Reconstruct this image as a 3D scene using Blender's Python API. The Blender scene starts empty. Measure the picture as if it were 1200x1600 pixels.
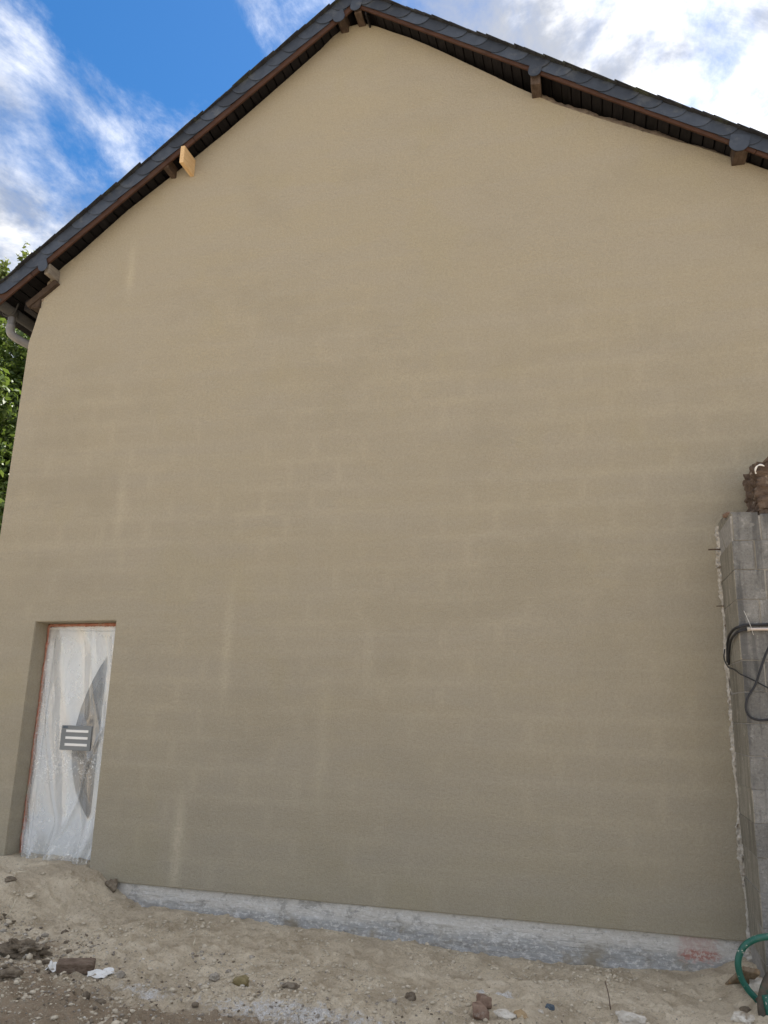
import bpy, bmesh, math, random
import numpy as np
from mathutils import Vector, Matrix, noise as mnoise

R = math.radians
rnd = random.Random(7)
scene = bpy.context.scene
COL = scene.collection

# ------------------------------------------------------------------ camera
cam_data = bpy.data.cameras.new('camera')
cam = bpy.data.objects.new('camera', cam_data)
COL.objects.link(cam)
F_PX, YAW, PITCH, ROLL = 1230.0, R(15.15), R(13.97), R(1.62)
fwd = Vector((-math.sin(YAW)*math.cos(PITCH), math.cos(YAW)*math.cos(PITCH), math.sin(PITCH)))
r0 = Vector((math.cos(YAW), math.sin(YAW), 0))
u0 = r0.cross(fwd)
rv = r0*math.cos(ROLL) + u0*math.sin(ROLL)
uv = -r0*math.sin(ROLL) + u0*math.cos(ROLL)
m = Matrix((rv, uv, -fwd)).transposed().to_4x4()
m.translation = Vector((0, -6.8, 1.583))
cam.matrix_world = m
cam_data.sensor_fit = 'VERTICAL'
cam_data.sensor_height = 24
cam_data.lens = F_PX/1600*24
cam_data.clip_start = 0.05
cam_data.clip_end = 3000
scene.camera = cam

# ------------------------------------------------------------------ light
SUN_EL, SUN_AZ = R(60), R(35)            # azimuth measured from +Y towards +X
sun_dir = Vector((math.sin(SUN_AZ)*math.cos(SUN_EL), math.cos(SUN_AZ)*math.cos(SUN_EL), math.sin(SUN_EL)))
sd = bpy.data.lights.new('sun', 'SUN')
sd.energy = 5.0
sd.angle = R(0.55)
sd.color = (1.0, 0.94, 0.85)
so = bpy.data.objects.new('sun', sd)
COL.objects.link(so)
so.rotation_euler = (-sun_dir).to_track_quat('-Z', 'Y').to_euler()

scene.view_settings.view_transform = 'Standard'
scene.view_settings.look = 'None'
scene.view_settings.exposure = 1.16
scene.view_settings.gamma = 1.0
scene.view_settings.use_curve_mapping = False


class NT:
    """small helper round a node tree"""
    def __init__(s, tree):
        s.t = tree
        s.n = tree.nodes
        s.l = tree.links

    def new(s, kind, **kw):
        n = s.n.new(kind)
        for k, v in kw.items():
            setattr(n, k, v)
        return n

    def put(s, sock, v):
        if hasattr(v, 'is_output') or isinstance(v, bpy.types.NodeSocket):
            s.l.new(v, sock)
        elif v is not None:
            sock.default_value = v

    def math(s, op, a, b=None, c=None, clamp=False):
        n = s.new('ShaderNodeMath', operation=op, use_clamp=clamp)
        s.put(n.inputs[0], a)
        if b is not None: s.put(n.inputs[1], b)
        if c is not None: s.put(n.inputs[2], c)
        return n.outputs[0]

    def vmath(s, op, a, b=None):
        n = s.new('ShaderNodeVectorMath', operation=op)
        s.put(n.inputs[0], a)
        if b is not None: s.put(n.inputs[1], b)
        return n.outputs['Value'] if op in ('DISTANCE', 'LENGTH', 'DOT_PRODUCT') else n.outputs[0]

    def noise(s, vec, scale, detail=4, rough=0.55, dist=0.0):
        n = s.new('ShaderNodeTexNoise')
        s.put(n.inputs['Vector'], vec)
        s.put(n.inputs['Scale'], scale)
        s.put(n.inputs['Detail'], detail)
        s.put(n.inputs['Roughness'], rough)
        s.put(n.inputs['Distortion'], dist)
        return n.outputs[0]

    def ramp(s, v, a, b, lo=0.0, hi=1.0, smooth=True):
        n = s.new('ShaderNodeMapRange', interpolation_type='SMOOTHSTEP' if smooth else 'LINEAR')
        s.put(n.inputs['Value'], v)
        n.inputs['From Min'].default_value = a
        n.inputs['From Max'].default_value = b
        n.inputs['To Min'].default_value = lo
        n.inputs['To Max'].default_value = hi
        return n.outputs[0]

    def mix(s, f, a, b, blend='MIX'):
        n = s.new('ShaderNodeMix', data_type='RGBA', blend_type=blend)
        s.put(n.inputs[0], f)
        s.put(n.inputs[6], a if not isinstance(a, tuple) else (*a[:3], 1))
        s.put(n.inputs[7], b if not isinstance(b, tuple) else (*b[:3], 1))
        return n.outputs[2]

    def mapping(s, vec, scale=(1, 1, 1), loc=(0, 0, 0), rot=(0, 0, 0)):
        n = s.new('ShaderNodeMapping')
        s.put(n.inputs['Vector'], vec)
        n.inputs['Scale'].default_value = scale
        n.inputs['Location'].default_value = loc
        n.inputs['Rotation'].default_value = rot
        return n.outputs[0]

    def bump(s, h, strength=0.3, dist=0.01, normal=None):
        n = s.new('ShaderNodeBump')
        n.inputs['Strength'].default_value = strength
        n.inputs['Distance'].default_value = dist
        s.put(n.inputs['Height'], h)
        if normal is not None: s.put(n.inputs['Normal'], normal)
        return n.outputs[0]


# ------------------------------------------------------------------ sky
world = bpy.data.worlds.new('World')
scene.world = world
world.use_nodes = True
w = NT(world.node_tree)
w.n.clear()
sky = w.new('ShaderNodeTexSky', sky_type='NISHITA')
sky.sun_disc = False
sky.sun_elevation = SUN_EL
sky.sun_rotation = SUN_AZ
sky.altitude = 100
sky.air_density = 1.0
sky.dust_density = 0.4
sky.ozone_density = 2.5
hs = w.new('ShaderNodeHueSaturation')
hs.inputs['Saturation'].default_value = 1.34
hs.inputs['Value'].default_value = 0.80
w.l.new(sky.outputs[0], hs.inputs['Color'])
tc = w.new('ShaderNodeTexCoord')
dirv = w.vmath('NORMALIZE', tc.outputs['Generated'])
sep = w.new('ShaderNodeSeparateXYZ')
w.l.new(dirv, sep.inputs[0])
zc = w.math('MAXIMUM', w.math('ADD', sep.outputs[2], 0.12), 0.05)
cmb = w.new('ShaderNodeCombineXYZ')
w.l.new(w.math('DIVIDE', sep.outputs[0], zc), cmb.inputs[0])
w.l.new(w.math('DIVIDE', sep.outputs[1], zc), cmb.inputs[1])
cp = cmb.outputs[0]
big = w.noise(w.mapping(cp, (1, 1, 1), (3.1, 1.7, 0)), 1.6, 2, 0.5)
det = w.noise(w.mapping(cp, (1.25, 0.8, 1), (0.4, 2.2, 0), (0, 0, R(25))), 5.4, 11, 0.66, 0.2)


def blob(d, rad):
    v = Vector(d).normalized()
    return w.ramp(w.vmath('DISTANCE', dirv, tuple(v)), 0.0, rad, 1.0, 0.0)


cov = w.math('ADD', w.math('MULTIPLY', big, 0.6), w.math('MULTIPLY', det, 0.8))
cov = w.math('ADD', cov, 0.22)
cov = w.math('SUBTRACT', cov, w.math('MULTIPLY', blob((-0.42, 0.60, 0.66), 0.44), 0.33))
cov = w.math('ADD', cov, w.math('MULTIPLY', blob((-0.57, 0.50, 0.63), 0.15), 0.10))
dens = w.ramp(cov, 0.62, 1.06)
sd_dot = w.vmath('DOT_PRODUCT', dirv, tuple(sun_dir))
glow = w.ramp(sd_dot, 0.35, 0.97)
shade = w.noise(w.mapping(cp, (1, 1, 1), (5.3, 0.2, 0)), 4.2, 7, 0.6, 0.3)
cl_dark = (2.55, 2.65, 2.9)
cl_lit = (7.5, 7.2, 6.8)
ccol = w.mix(w.ramp(shade, 0.40, 0.66), cl_dark, cl_lit)
ccol = w.mix(1.0, ccol, w.ramp(sd_dot, -0.6, 0.85, 1.45, 0.85), 'MULTIPLY')
ccol = w.mix(w.math('MULTIPLY', glow, w.ramp(shade, 0.38, 0.62, 0.08, 0.70)), ccol, (12.0, 11.8, 11.4))
skycol = w.mix(w.math('MULTIPLY', dens, 0.92), hs.outputs[0], ccol)
bg = w.new('ShaderNodeBackground')
bg.inputs['Strength'].default_value = 0.1
w.l.new(skycol, bg.inputs['Color'])
wo = w.new('ShaderNodeOutputWorld')
w.l.new(bg.outputs[0], wo.inputs['Surface'])


# ------------------------------------------------------------------ materials
def material(name):
    mt = bpy.data.materials.new(name)
    mt.use_nodes = True
    nt = NT(mt.node_tree)
    nt.n.clear()
    out = nt.new('ShaderNodeOutputMaterial')
    p = nt.new('ShaderNodeBsdfPrincipled')
    nt.l.new(p.outputs[0], out.inputs['Surface'])
    p.inputs['Specular IOR Level'].default_value = 0.3
    nt.p = p
    nt.out = out
    nt.obj = nt.new('ShaderNodeTexCoord').outputs['Object']
    nt.pos = nt.new('ShaderNodeNewGeometry').outputs['Position']
    return mt, nt


def simple(name, c1, c2, scale=12, rough=0.85, bump=0.3, bdist=0.004, bscale=None, stretch=(1, 1, 1), spec=0.3, metal=0.0, c3=None, per_obj=0.0):
    mt, nt = material(name)
    v = nt.mapping(nt.pos, stretch)
    n = nt.noise(v, scale, 6, 0.6)
    col = nt.mix(nt.ramp(n, 0.3, 0.7), c1, c2)
    if c3 is not None:
        n3 = nt.noise(nt.mapping(nt.pos, (1, 1, 1), (3.3, 1.2, 7.7)), scale*0.5, 5, 0.65)
        col = nt.mix(nt.ramp(n3, 0.55, 0.68), col, c3)
    if per_obj:
        oi = nt.new('ShaderNodeObjectInfo')
        hv = nt.new('ShaderNodeHueSaturation')
        nt.l.new(col, hv.inputs['Color'])
        nt.l.new(nt.ramp(oi.outputs['Random'], 0, 1, 1-per_obj, 1+per_obj, False), hv.inputs['Value'])
        col = hv.outputs[0]
    nt.l.new(col, nt.p.inputs['Base Color'])
    nt.p.inputs['Roughness'].default_value = rough
    nt.p.inputs['Specular IOR Level'].default_value = spec
    nt.p.inputs['Metallic'].default_value = metal
    if bump:
        bn = nt.noise(v, bscale or scale*6, 5, 0.6)
        nt.l.new(nt.bump(bn, bump, bdist), nt.p.inputs['Normal'])
    return mt


M = {}

# freshly sprayed render, still drying in patches
mt, nt = material('beige_render')
P = nt.pos
sx = nt.new('ShaderNodeSeparateXYZ')
nt.l.new(P, sx.inputs[0])
cx = nt.new('ShaderNodeCombineXYZ')
nt.l.new(sx.outputs[0], cx.inputs[0])
nt.l.new(sx.outputs[2], cx.inputs[1])
warp = nt.noise(P, 1.3, 3, 0.6)
wv = nt.vmath('ADD', cx.outputs[0], nt.vmath('MULTIPLY', nt.new('ShaderNodeTexNoise').outputs['Color'], (0.10, 0.05, 0.0)))
bk = nt.new('ShaderNodeTexBrick')
nt.l.new(wv, bk.inputs['Vector'])
bk.inputs['Scale'].default_value = 1.0
bk.inputs['Brick Width'].default_value = 0.5
bk.inputs['Row Height'].default_value = 0.26
bk.inputs['Mortar Size'].default_value = 0.075
bk.inputs['Mortar Smooth'].default_value = 1.0
bk.inputs['Color1'].default_value = (0, 0, 0, 1)
bk.inputs['Color2'].default_value = (0.25, 0.25, 0.25, 1)
bk.inputs['Mortar'].default_value = (1, 1, 1, 1)
ghost = nt.math('MULTIPLY', nt.ramp(nt.noise(P, 0.7, 5, 0.65), 0.36, 0.62, 0.12, 1.0), nt.ramp(sx.outputs[2], 7.0, 3.5))
stre = nt.noise(nt.mapping(P, (0.35, 1, 2.2)), 1.6, 5, 0.6)
patch = nt.noise(nt.mapping(P, (1, 1, 1), (4.0, 0, 2.0)), 0.9, 5, 0.62)
grain = nt.noise(P, 95, 3, 0.75)
grain2 = nt.noise(P, 38, 5, 0.75)
col = nt.mix(nt.ramp(patch, 0.35, 0.68), (0.377, 0.333, 0.245), (0.364, 0.327, 0.255))
col = nt.mix(nt.ramp(stre, 0.42, 0.62, 0, 0.8), col, (0.367, 0.332, 0.268))
col = nt.mix(nt.math('MULTIPLY', nt.math('MULTIPLY', bk.outputs['Color'], ghost), 0.34), col, (0.509, 0.450, 0.348))
damp = nt.noise(nt.mapping(P, (0.8, 1, 1.3), (1.0, 0, 8.0)), 0.75, 6, 0.62)
col = nt.mix(nt.ramp(damp, 0.50, 0.66, 0, 0.55), col, (0.309, 0.276, 0.210))
band = nt.noise(nt.mapping(P, (0.10, 1, 1.9), (0, 0, 3.0)), 2.6, 4, 0.6, 0.15)
lowz = nt.ramp(sx.outputs[2], 6.5, 3.0)
col = nt.mix(nt.math('MULTIPLY', nt.ramp(band, 0.50, 0.62, 0, 0.28), lowz), col, (0.358, 0.312, 0.231))
col = nt.mix(nt.math('MULTIPLY', nt.ramp(band, 0.46, 0.36, 0, 0.28), lowz), col, (0.439, 0.391, 0.300))
yel = nt.noise(nt.mapping(P, (1, 1, 1), (9.0, 0, 5.0)), 1.1, 3, 0.5)
col = nt.mix(nt.ramp(yel, 0.56, 0.66, 0, 0.3), col, (0.372, 0.325, 0.204))


def smear(x0, sxw, z0, szh):
    a = nt.math('POWER', nt.math('DIVIDE', nt.math('SUBTRACT', sx.outputs[0], x0), sxw), 2.0)
    b = nt.math('POWER', nt.math('ABSOLUTE', nt.math('DIVIDE', nt.math('SUBTRACT', sx.outputs[2], z0), szh)), 3.0)
    return nt.math('POWER', 2.718, nt.math('MULTIPLY', nt.math('ADD', a, b), -1.0))


sm = nt.math('ADD', smear(-3.66, 0.055, 0.32, 0.42), nt.math('MULTIPLY', smear(-3.32, 0.05, 2.1, 0.5), 0.45))
sm = nt.math('ADD', sm, nt.math('MULTIPLY', smear(-4.82, 0.05, 6.2, 0.3), 0.5))
sm = nt.math('ADD', sm, nt.math('MULTIPLY', smear(-4.62, 0.05, 3.5, 0.35), 0.4))
sm = nt.math('ADD', sm, nt.math('MULTIPLY', smear(-2.35, 0.06, 1.2, 0.5), 0.25))
sm = nt.math('ADD', sm, nt.math('MULTIPLY', smear(-1.95, 0.05, 2.0, 0.28), 0.3))
sm = nt.math('MULTIPLY', sm, nt.ramp(nt.noise(P, 6, 4, 0.6), 0.2, 0.65, 0.35, 1.0))
col = nt.mix(nt.math('MULTIPLY', sm, 0.7), col, (0.650, 0.580, 0.450))
col = nt.mix(nt.ramp(grain2, 0.36, 0.64, 0.0, 0.42), col, (0.266, 0.238, 0.179))
col = nt.mix(nt.ramp(grain, 0.38, 0.62, 0.0, 0.40), col, (0.444, 0.415, 0.339))
nt.l.new(col, nt.p.inputs['Base Color'])
nt.p.inputs['Roughness'].default_value = 0.93
nt.p.inputs['Specular IOR Level'].default_value = 0.2
hgt = nt.math('ADD', nt.math('MULTIPLY', grain, 0.6), nt.math('MULTIPLY', grain2, 0.8))
b1 = nt.bump(hgt, 1.0, 0.014)
b2 = nt.bump(nt.noise(P, 1.2, 3, 0.5), 0.25, 0.05, b1)
nt.l.new(b2, nt.p.inputs['Normal'])
M['render'] = mt

# plinth: smeared cement, chalky above, blue grey sealing coat below, pink block at the right end
mt, nt = material('plinth_cement')
P = nt.pos
sx = nt.new('ShaderNodeSeparateXYZ')
nt.l.new(P, sx.inputs[0])
n1 = nt.noise(nt.mapping(P, (0.6, 1, 2.5)), 4, 7, 0.65, 0.6)
n2 = nt.noise(nt.mapping(P, (1, 1, 1.6)), 26, 6, 0.7)
hz = nt.math('ADD', sx.outputs[2], nt.math('MULTIPLY', n1, 0.22))
col = nt.mix(nt.ramp(hz, -0.075, 0.03), (0.38, 0.385, 0.385), (0.60, 0.58, 0.545))
blo = nt.noise(nt.mapping(P, (1, 1, 1.2), (7, 0, 3)), 7, 6, 0.7, 0.5)
col = nt.mix(nt.ramp(blo, 0.52, 0.64, 0, 0.6), col, (0.27, 0.262, 0.25))
col = nt.mix(nt.math('MULTIPLY', nt.ramp(n2, 0.50, 0.60), 0.65), col, (0.72, 0.71, 0.69))
col = nt.mix(nt.ramp(nt.noise(P, 60, 4, 0.7), 0.58, 0.70, 0, 0.6), col, (0.19, 0.175, 0.155))
trow = nt.noise(nt.mapping(P, (2.2, 1, 14), (0, 0, 0), (0, R(9), 0)), 2.6, 6, 0.6, 1.4)
col = nt.mix(nt.ramp(trow, 0.60, 0.68, 0, 0.55), col, (0.62, 0.64, 0.66))
col = nt.mix(nt.ramp(trow, 0.40, 0.33, 0, 0.45), col, (0.25, 0.255, 0.265))
dirt = nt.noise(P, 3.0, 6, 0.65)
col = nt.mix(nt.math('MULTIPLY', nt.ramp(dirt, 0.52, 0.70), nt.ramp(hz, 0.08, -0.12)), col, (0.30, 0.265, 0.205))
# pink and red brick face showing through
px = nt.math('MULTIPLY', nt.ramp(nt.math('ADD', sx.outputs[0], nt.math('MULTIPLY', n2, 0.22)), 0.60, 0.68), nt.ramp(nt.math('ADD', sx.outputs[0], nt.math('MULTIPLY', n2, 0.22)), 0.93, 0.86))
pz = nt.ramp(nt.math('ADD', sx.outputs[2], nt.math('MULTIPLY', n2, 0.14)), -0.12, -0.07)
pk = nt.mix(nt.ramp(nt.math('ADD', sx.outputs[2], nt.math('MULTIPLY', n2, 0.12)), -0.055, -0.02), (0.45, 0.235, 0.20), (0.54, 0.43, 0.40))
pk = nt.mix(nt.ramp(nt.noise(P, 32, 5, 0.75), 0.47, 0.56, 0, 0.85), pk, (0.60, 0.54, 0.50))
col = nt.mix(nt.math('MULTIPLY', px, pz), col, pk)
nt.l.new(col, nt.p.inputs['Base Color'])
nt.p.inputs['Roughness'].default_value = 0.8
bb = nt.bump(nt.math('ADD', n2, nt.math('MULTIPLY', trow, 1.6)), 0.6, 0.012)
nt.l.new(bb, nt.p.inputs['Normal'])
M['plinth'] = mt

# ground: cement coloured sand, dark soil and spilt lime
mt, nt = material('sandy_spoil')
P = nt.pos
at = nt.new('ShaderNodeAttribute', attribute_name='zones')
sc = nt.new('ShaderNodeSeparateColor')
nt.l.new(at.outputs['Color'], sc.inputs[0])
n1 = nt.noise(P, 3.5, 7, 0.65)
n2 = nt.noise(P, 28, 6, 0.7)
n3 = nt.noise(P, 130, 4, 0.65)
col = nt.mix(nt.ramp(n1, 0.38, 0.62), (0.50, 0.415, 0.30), (0.735, 0.635, 0.48))
col = nt.mix(nt.math('MULTIPLY', sc.outputs[2], 0.8), col, (0.773, 0.676, 0.524))
n4 = nt.noise(nt.mapping(P, (1, 1, 1), (3, 3, 3)), 62, 5, 0.7)
col = nt.mix(nt.ramp(n4, 0.50, 0.66, 0, 0.5), col, (0.72, 0.64, 0.52))
col = nt.mix(nt.ramp(n4, 0.46, 0.34, 0, 0.5), col, (0.33, 0.275, 0.20))  # this mix and the next put small pit shadows into the sand colour
col = nt.mix(nt.ramp(n2, 0.56, 0.66, 0, 0.6), col, (0.331, 0.269, 0.186))
soil = nt.mix(nt.ramp(n2, 0.3, 0.7), (0.186, 0.138, 0.094), (0.414, 0.324, 0.228))
col = nt.mix(nt.ramp(nt.math('ADD', sc.outputs[0], nt.math('MULTIPLY', nt.math('SUBTRACT', n2, 0.5), 0.9)), 0.38, 0.72), col, soil)
lime = nt.mix(nt.ramp(n3, 0.35, 0.65), (0.580, 0.538, 0.483), (0.850, 0.850, 0.850))
col = nt.mix(nt.ramp(nt.math('ADD', sc.outputs[1], nt.math('MULTIPLY', nt.math('SUBTRACT', n2, 0.5), 1.3)), 0.40, 0.70), col, lime)
col = nt.mix(nt.ramp(n3, 0.60, 0.72, 0, 0.5), col, (0.828, 0.745, 0.607))
col = nt.mix(nt.ramp(n3, 0.40, 0.28, 0, 0.5), col, (0.235, 0.186, 0.131))
nt.l.new(col, nt.p.inputs['Base Color'])
nt.p.inputs['Roughness'].default_value = 0.95
nt.p.inputs['Specular IOR Level'].default_value = 0.15
b1 = nt.bump(nt.math('ADD', n2, nt.math('MULTIPLY', n4, 0.6)), 0.7, 0.03)
b2 = nt.bump(n3, 0.8, 0.012, b1)
nt.l.new(b2, nt.p.inputs['Normal'])
M['ground'] = mt

M['slate'] = simple('blue_slate', (0.0259, 0.0353, 0.0544), (0.0389, 0.0503, 0.0736), 9, 0.55, 0.25, 0.003, spec=0.4, c3=(0.0612, 0.0713, 0.0880), per_obj=0.38)
M['slate_top'] = simple('roof_slate', (0.0168, 0.0180, 0.0221), (0.0330, 0.0348, 0.0390), 9, 0.7, 0.4, 0.004, c3=(0.0450, 0.0510, 0.0358))
M['barge'] = simple('brown_stained_board', (0.0396, 0.0184, 0.0119), (0.0634, 0.0286, 0.0178), 6, 0.75, 0.3, 0.003, stretch=(1, 8, 3), c3=(0.0612, 0.0340, 0.0231))
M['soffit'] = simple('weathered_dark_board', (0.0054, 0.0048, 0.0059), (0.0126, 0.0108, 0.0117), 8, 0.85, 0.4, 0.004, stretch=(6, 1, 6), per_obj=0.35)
M['old_wood'] = simple('weathered_timber', (0.0465, 0.0312, 0.0228), (0.0961, 0.0690, 0.0528), 9, 0.85, 0.5, 0.005, stretch=(4, 1, 4), c3=(0.0434, 0.0300, 0.0240))
M['eave_wood'] = simple('dark_eave_timber', (0.030, 0.020, 0.015), (0.065, 0.046, 0.034), 9, 0.9, 0.5, 0.005, c3=(0.03, 0.02, 0.017))
M['grey_wood'] = simple('grey_timber', (0.1600, 0.1440, 0.1240), (0.2400, 0.2160, 0.1880), 9, 0.85, 0.4, 0.004, stretch=(5, 1, 5))
M['new_wood'] = simple('new_pine', (0.52, 0.35, 0.175), (0.64, 0.46, 0.26), 7, 0.6, 0.15, 0.002, stretch=(9, 1.2, 9), c3=(0.47, 0.29, 0.13))
M['zinc'] = simple('aged_zinc', (0.10, 0.10, 0.105), (0.17, 0.17, 0.175), 7, 0.5, 0.1, 0.002, metal=0.5)
M['zinc_dark'] = simple('dark_zinc_gutter', (0.028, 0.028, 0.028), (0.05, 0.049, 0.047), 7, 0.75, 0.1, 0.002)
M['pvc_pipe'] = simple('grey_pipe_elbow', (0.15, 0.15, 0.155), (0.20, 0.20, 0.205), 9, 0.5, 0.05, 0.001)
M['pvc'] = simple('white_door_panel', (0.80, 0.81, 0.82), (0.84, 0.85, 0.86), 2, 0.35, 0.0, spec=0.5)
M['foam'] = simple('orange_sealant', (0.40, 0.15, 0.10), (0.50, 0.27, 0.205), 22, 0.85, 0.7, 0.01, c3=(0.42, 0.36, 0.29))
M['plate'] = simple('grey_sticker', (0.19, 0.205, 0.215), (0.215, 0.23, 0.24), 4, 0.5, 0.0)
M['white'] = simple('white_print', (0.80, 0.80, 0.79), (0.84, 0.84, 0.83), 4, 0.5, 0.0)
M['glass_edge'] = simple('grey_glass_border', (0.085, 0.10, 0.115), (0.11, 0.125, 0.14), 4, 0.4, 0.0)
mt, nt = material('dark_glazing')
nt.p.inputs['Base Color'].default_value = (0.015, 0.022, 0.03, 1)
nt.p.inputs['Roughness'].default_value = 0.12
nt.p.inputs['Specular IOR Level'].default_value = 0.5
M['glass'] = mt

# plastic film
mt, nt = material('plastic_film')
P = nt.pos
sx = nt.new('ShaderNodeSeparateXYZ')
nt.l.new(P, sx.inputs[0])
nt.n.remove(nt.p)
dif = nt.new('ShaderNodeBsdfDiffuse')
trl = nt.new('ShaderNodeBsdfTranslucent')
trn = nt.new('ShaderNodeBsdfTransparent')
gls = nt.new('ShaderNodeBsdfGlossy')
gls.inputs['Roughness'].default_value = 0.16
dif.inputs['Color'].default_value = (0.90, 0.91, 0.91, 1)
trl.inputs['Color'].default_value = (0.85, 0.87, 0.88, 1)
trn.inputs['Color'].default_value = (0.93, 0.95, 0.96, 1)
def mixsh(f, a, b):
    n = nt.new('ShaderNodeMixShader')
    nt.put(n.inputs[0], f)
    nt.l.new(a, n.inputs[1])
    nt.l.new(b, n.inputs[2])
    return n.outputs[0]
body = mixsh(0.15, dif.outputs[0], trl.outputs[0])
cloudy = nt.noise(nt.mapping(P, (1, 1, 0.5)), 5, 5, 0.6)
spl = nt.noise(P, 38, 5, 0.7)
low = nt.ramp(nt.math('ADD', sx.outputs[2], nt.math('MULTIPLY', nt.noise(P, 4, 3, 0.5), 0.5)), 0.62, 0.30)
edge = nt.ramp(nt.math('ADD', sx.outputs[0], nt.math('MULTIPLY', nt.noise(P, 9, 3, 0.5), 0.12)), -5.25, -5.36)
spots = nt.math('MULTIPLY', nt.ramp(spl, 0.55, 0.60), nt.math('MAXIMUM', nt.math('MAXIMUM', low, nt.math('MULTIPLY', edge, 0.5)), nt.math('MULTIPLY', nt.ramp(sx.outputs[2], 1.15, 0.95), nt.ramp(sx.outputs[2], 0.75, 0.95))))
fac = nt.math('ADD', nt.ramp(cloudy, 0.3, 0.75, 0.84, 0.58), nt.math('MULTIPLY', spots, -0.6))
sh = mixsh(fac, body, trn.outputs[0])
fr = nt.new('ShaderNodeLayerWeight')
fr.inputs['Blend'].default_value = 0.35
sh = mixsh(nt.ramp(fr.outputs['Facing'], 0.0, 1.0, 0.07, 0.50), sh, gls.outputs[0])
nt.l.new(sh, nt.out.inputs['Surface'])
bn = nt.bump(nt.math('ADD', nt.noise(nt.mapping(P, (3.5, 1, 0.5), (0, 0, 0), (0, R(12), 0)), 3, 3, 0.5, 0.4), nt.math('MULTIPLY', spots, 0.25)), 0.22, 0.02)
for s_ in (dif, gls):
    nt.l.new(bn, s_.inputs['Normal'])
M['film'] = mt

# concrete blocks
def concrete(name, a, b, stain):
    mt, nt = material(name)
    P = nt.pos
    n1 = nt.noise(P, 4.5, 7, 0.65)
    n2 = nt.noise(P, 70, 4, 0.7)
    run = nt.noise(nt.mapping(P, (9, 9, 0.7)), 1.7, 5, 0.6)
    oi = nt.new('ShaderNodeObjectInfo')
    col = nt.mix(nt.ramp(n1, 0.3, 0.7), a, b)
    col = nt.mix(nt.ramp(n2, 0.5, 0.72, 0, 0.6), col, tuple(x*0.5 for x in a))
    col = nt.mix(nt.ramp(n2, 0.42, 0.30, 0, 0.45), col, tuple(min(1, x*1.7) for x in b))
    col = nt.mix(nt.ramp(run, 0.44, 0.64, 0, 0.8), col, stain)
    blot = nt.noise(nt.mapping(P, (1, 1, 1), (2.0, 5.0, 1.0)), 9, 6, 0.7)
    col = nt.mix(nt.ramp(blot, 0.56, 0.70, 0, 0.55), col, tuple(min(1, x*1.75) for x in b))
    col = nt.mix(nt.ramp(blot, 0.44, 0.30, 0, 0.6), col, stain)
    hv = nt.new('ShaderNodeHueSaturation')
    nt.l.new(col, hv.inputs['Color'])
    nt.l.new(nt.ramp(oi.outputs['Random'], 0, 1, 0.85, 1.18, False), hv.inputs['Value'])
    nt.l.new(hv.outputs[0], nt.p.inputs['Base Color'])
    nt.p.inputs['Roughness'].default_value = 0.93
    nt.l.new(nt.bump(nt.math('ADD', n2, n1), 0.9, 0.014), nt.p.inputs['Normal'])
    return mt
M['block'] = concrete('concrete_block', (0.1638, 0.1632, 0.1582), (0.2436, 0.2431, 0.2374), (0.0882, 0.0892, 0.0903))
M['skim'] = concrete('cement_skim', (0.2494, 0.2339, 0.1961), (0.3096, 0.2881, 0.2408), (0.1720, 0.1591, 0.1290))
M['mortar'] = simple('pale_mortar', (0.40, 0.37, 0.32), (0.62, 0.59, 0.54), 30, 0.95, 0.8, 0.01, c3=(0.21, 0.17, 0.13))
M['joint'] = simple('joint_mortar', (0.24, 0.23, 0.215), (0.33, 0.32, 0.30), 30, 0.95, 0.6, 0.005)
M['earth'] = simple('brown_earth_masonry', (0.075, 0.052, 0.040), (0.16, 0.118, 0.09), 14, 0.95, 0.9, 0.015, c3=(0.32, 0.27, 0.22))
M['rubble'] = simple('old_rubble_mortar', (0.16, 0.125, 0.10), (0.30, 0.25, 0.20), 18, 0.95, 0.8, 0.012, c3=(0.09, 0.07, 0.06))
M['rubber'] = simple('black_cable', (0.016, 0.017, 0.021), (0.028, 0.030, 0.036), 10, 0.5, 0.1, 0.001)
M['conduit'] = simple('pale_conduit', (0.50, 0.44, 0.41), (0.60, 0.54, 0.50), 10, 0.6, 0.1, 0.001)
M['steel'] = simple('rusty_steel', (0.07, 0.045, 0.035), (0.13, 0.085, 0.06), 40, 0.8, 0.3, 0.001)
M['wire_pale'] = simple('pale_wire', (0.55, 0.54, 0.52), (0.65, 0.64, 0.62), 40, 0.5, 0.1, 0.001)
M['green'] = simple('green_paint', (0.006, 0.085, 0.062), (0.012, 0.125, 0.09), 14, 0.4, 0.2, 0.002, spec=0.5, c3=(0.03, 0.12, 0.09))
mt = M['green']
nt = NT(mt.node_tree)
pr = [n for n in nt.n if n.type == 'BSDF_PRINCIPLED'][0]
gpos = nt.new('ShaderNodeNewGeometry').outputs['Position']
oldc = pr.inputs['Base Color'].links[0].from_socket
chip = nt.ramp(nt.noise(gpos, 42, 4, 0.6), 0.63, 0.67)
nt.l.new(nt.mix(chip, oldc, (0.42, 0.43, 0.38)), pr.inputs['Base Color'])
M['rust_tube'] = simple('worn_painted_tube', (0.055, 0.05, 0.04), (0.13, 0.10, 0.075), 16, 0.7, 0.4, 0.003, c3=(0.008, 0.10, 0.07))
M['plank'] = simple('muddy_plank', (0.17, 0.12, 0.075), (0.29, 0.235, 0.17), 9, 0.85, 0.5, 0.005, stretch=(5, 2, 1), c3=(0.30, 0.175, 0.06))
M['offcut'] = simple('split_wood', (0.105, 0.072, 0.052), (0.22, 0.165, 0.125), 14, 0.9, 0.6, 0.006, stretch=(1, 7, 7), c3=(0.34, 0.29, 0.23))
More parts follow.
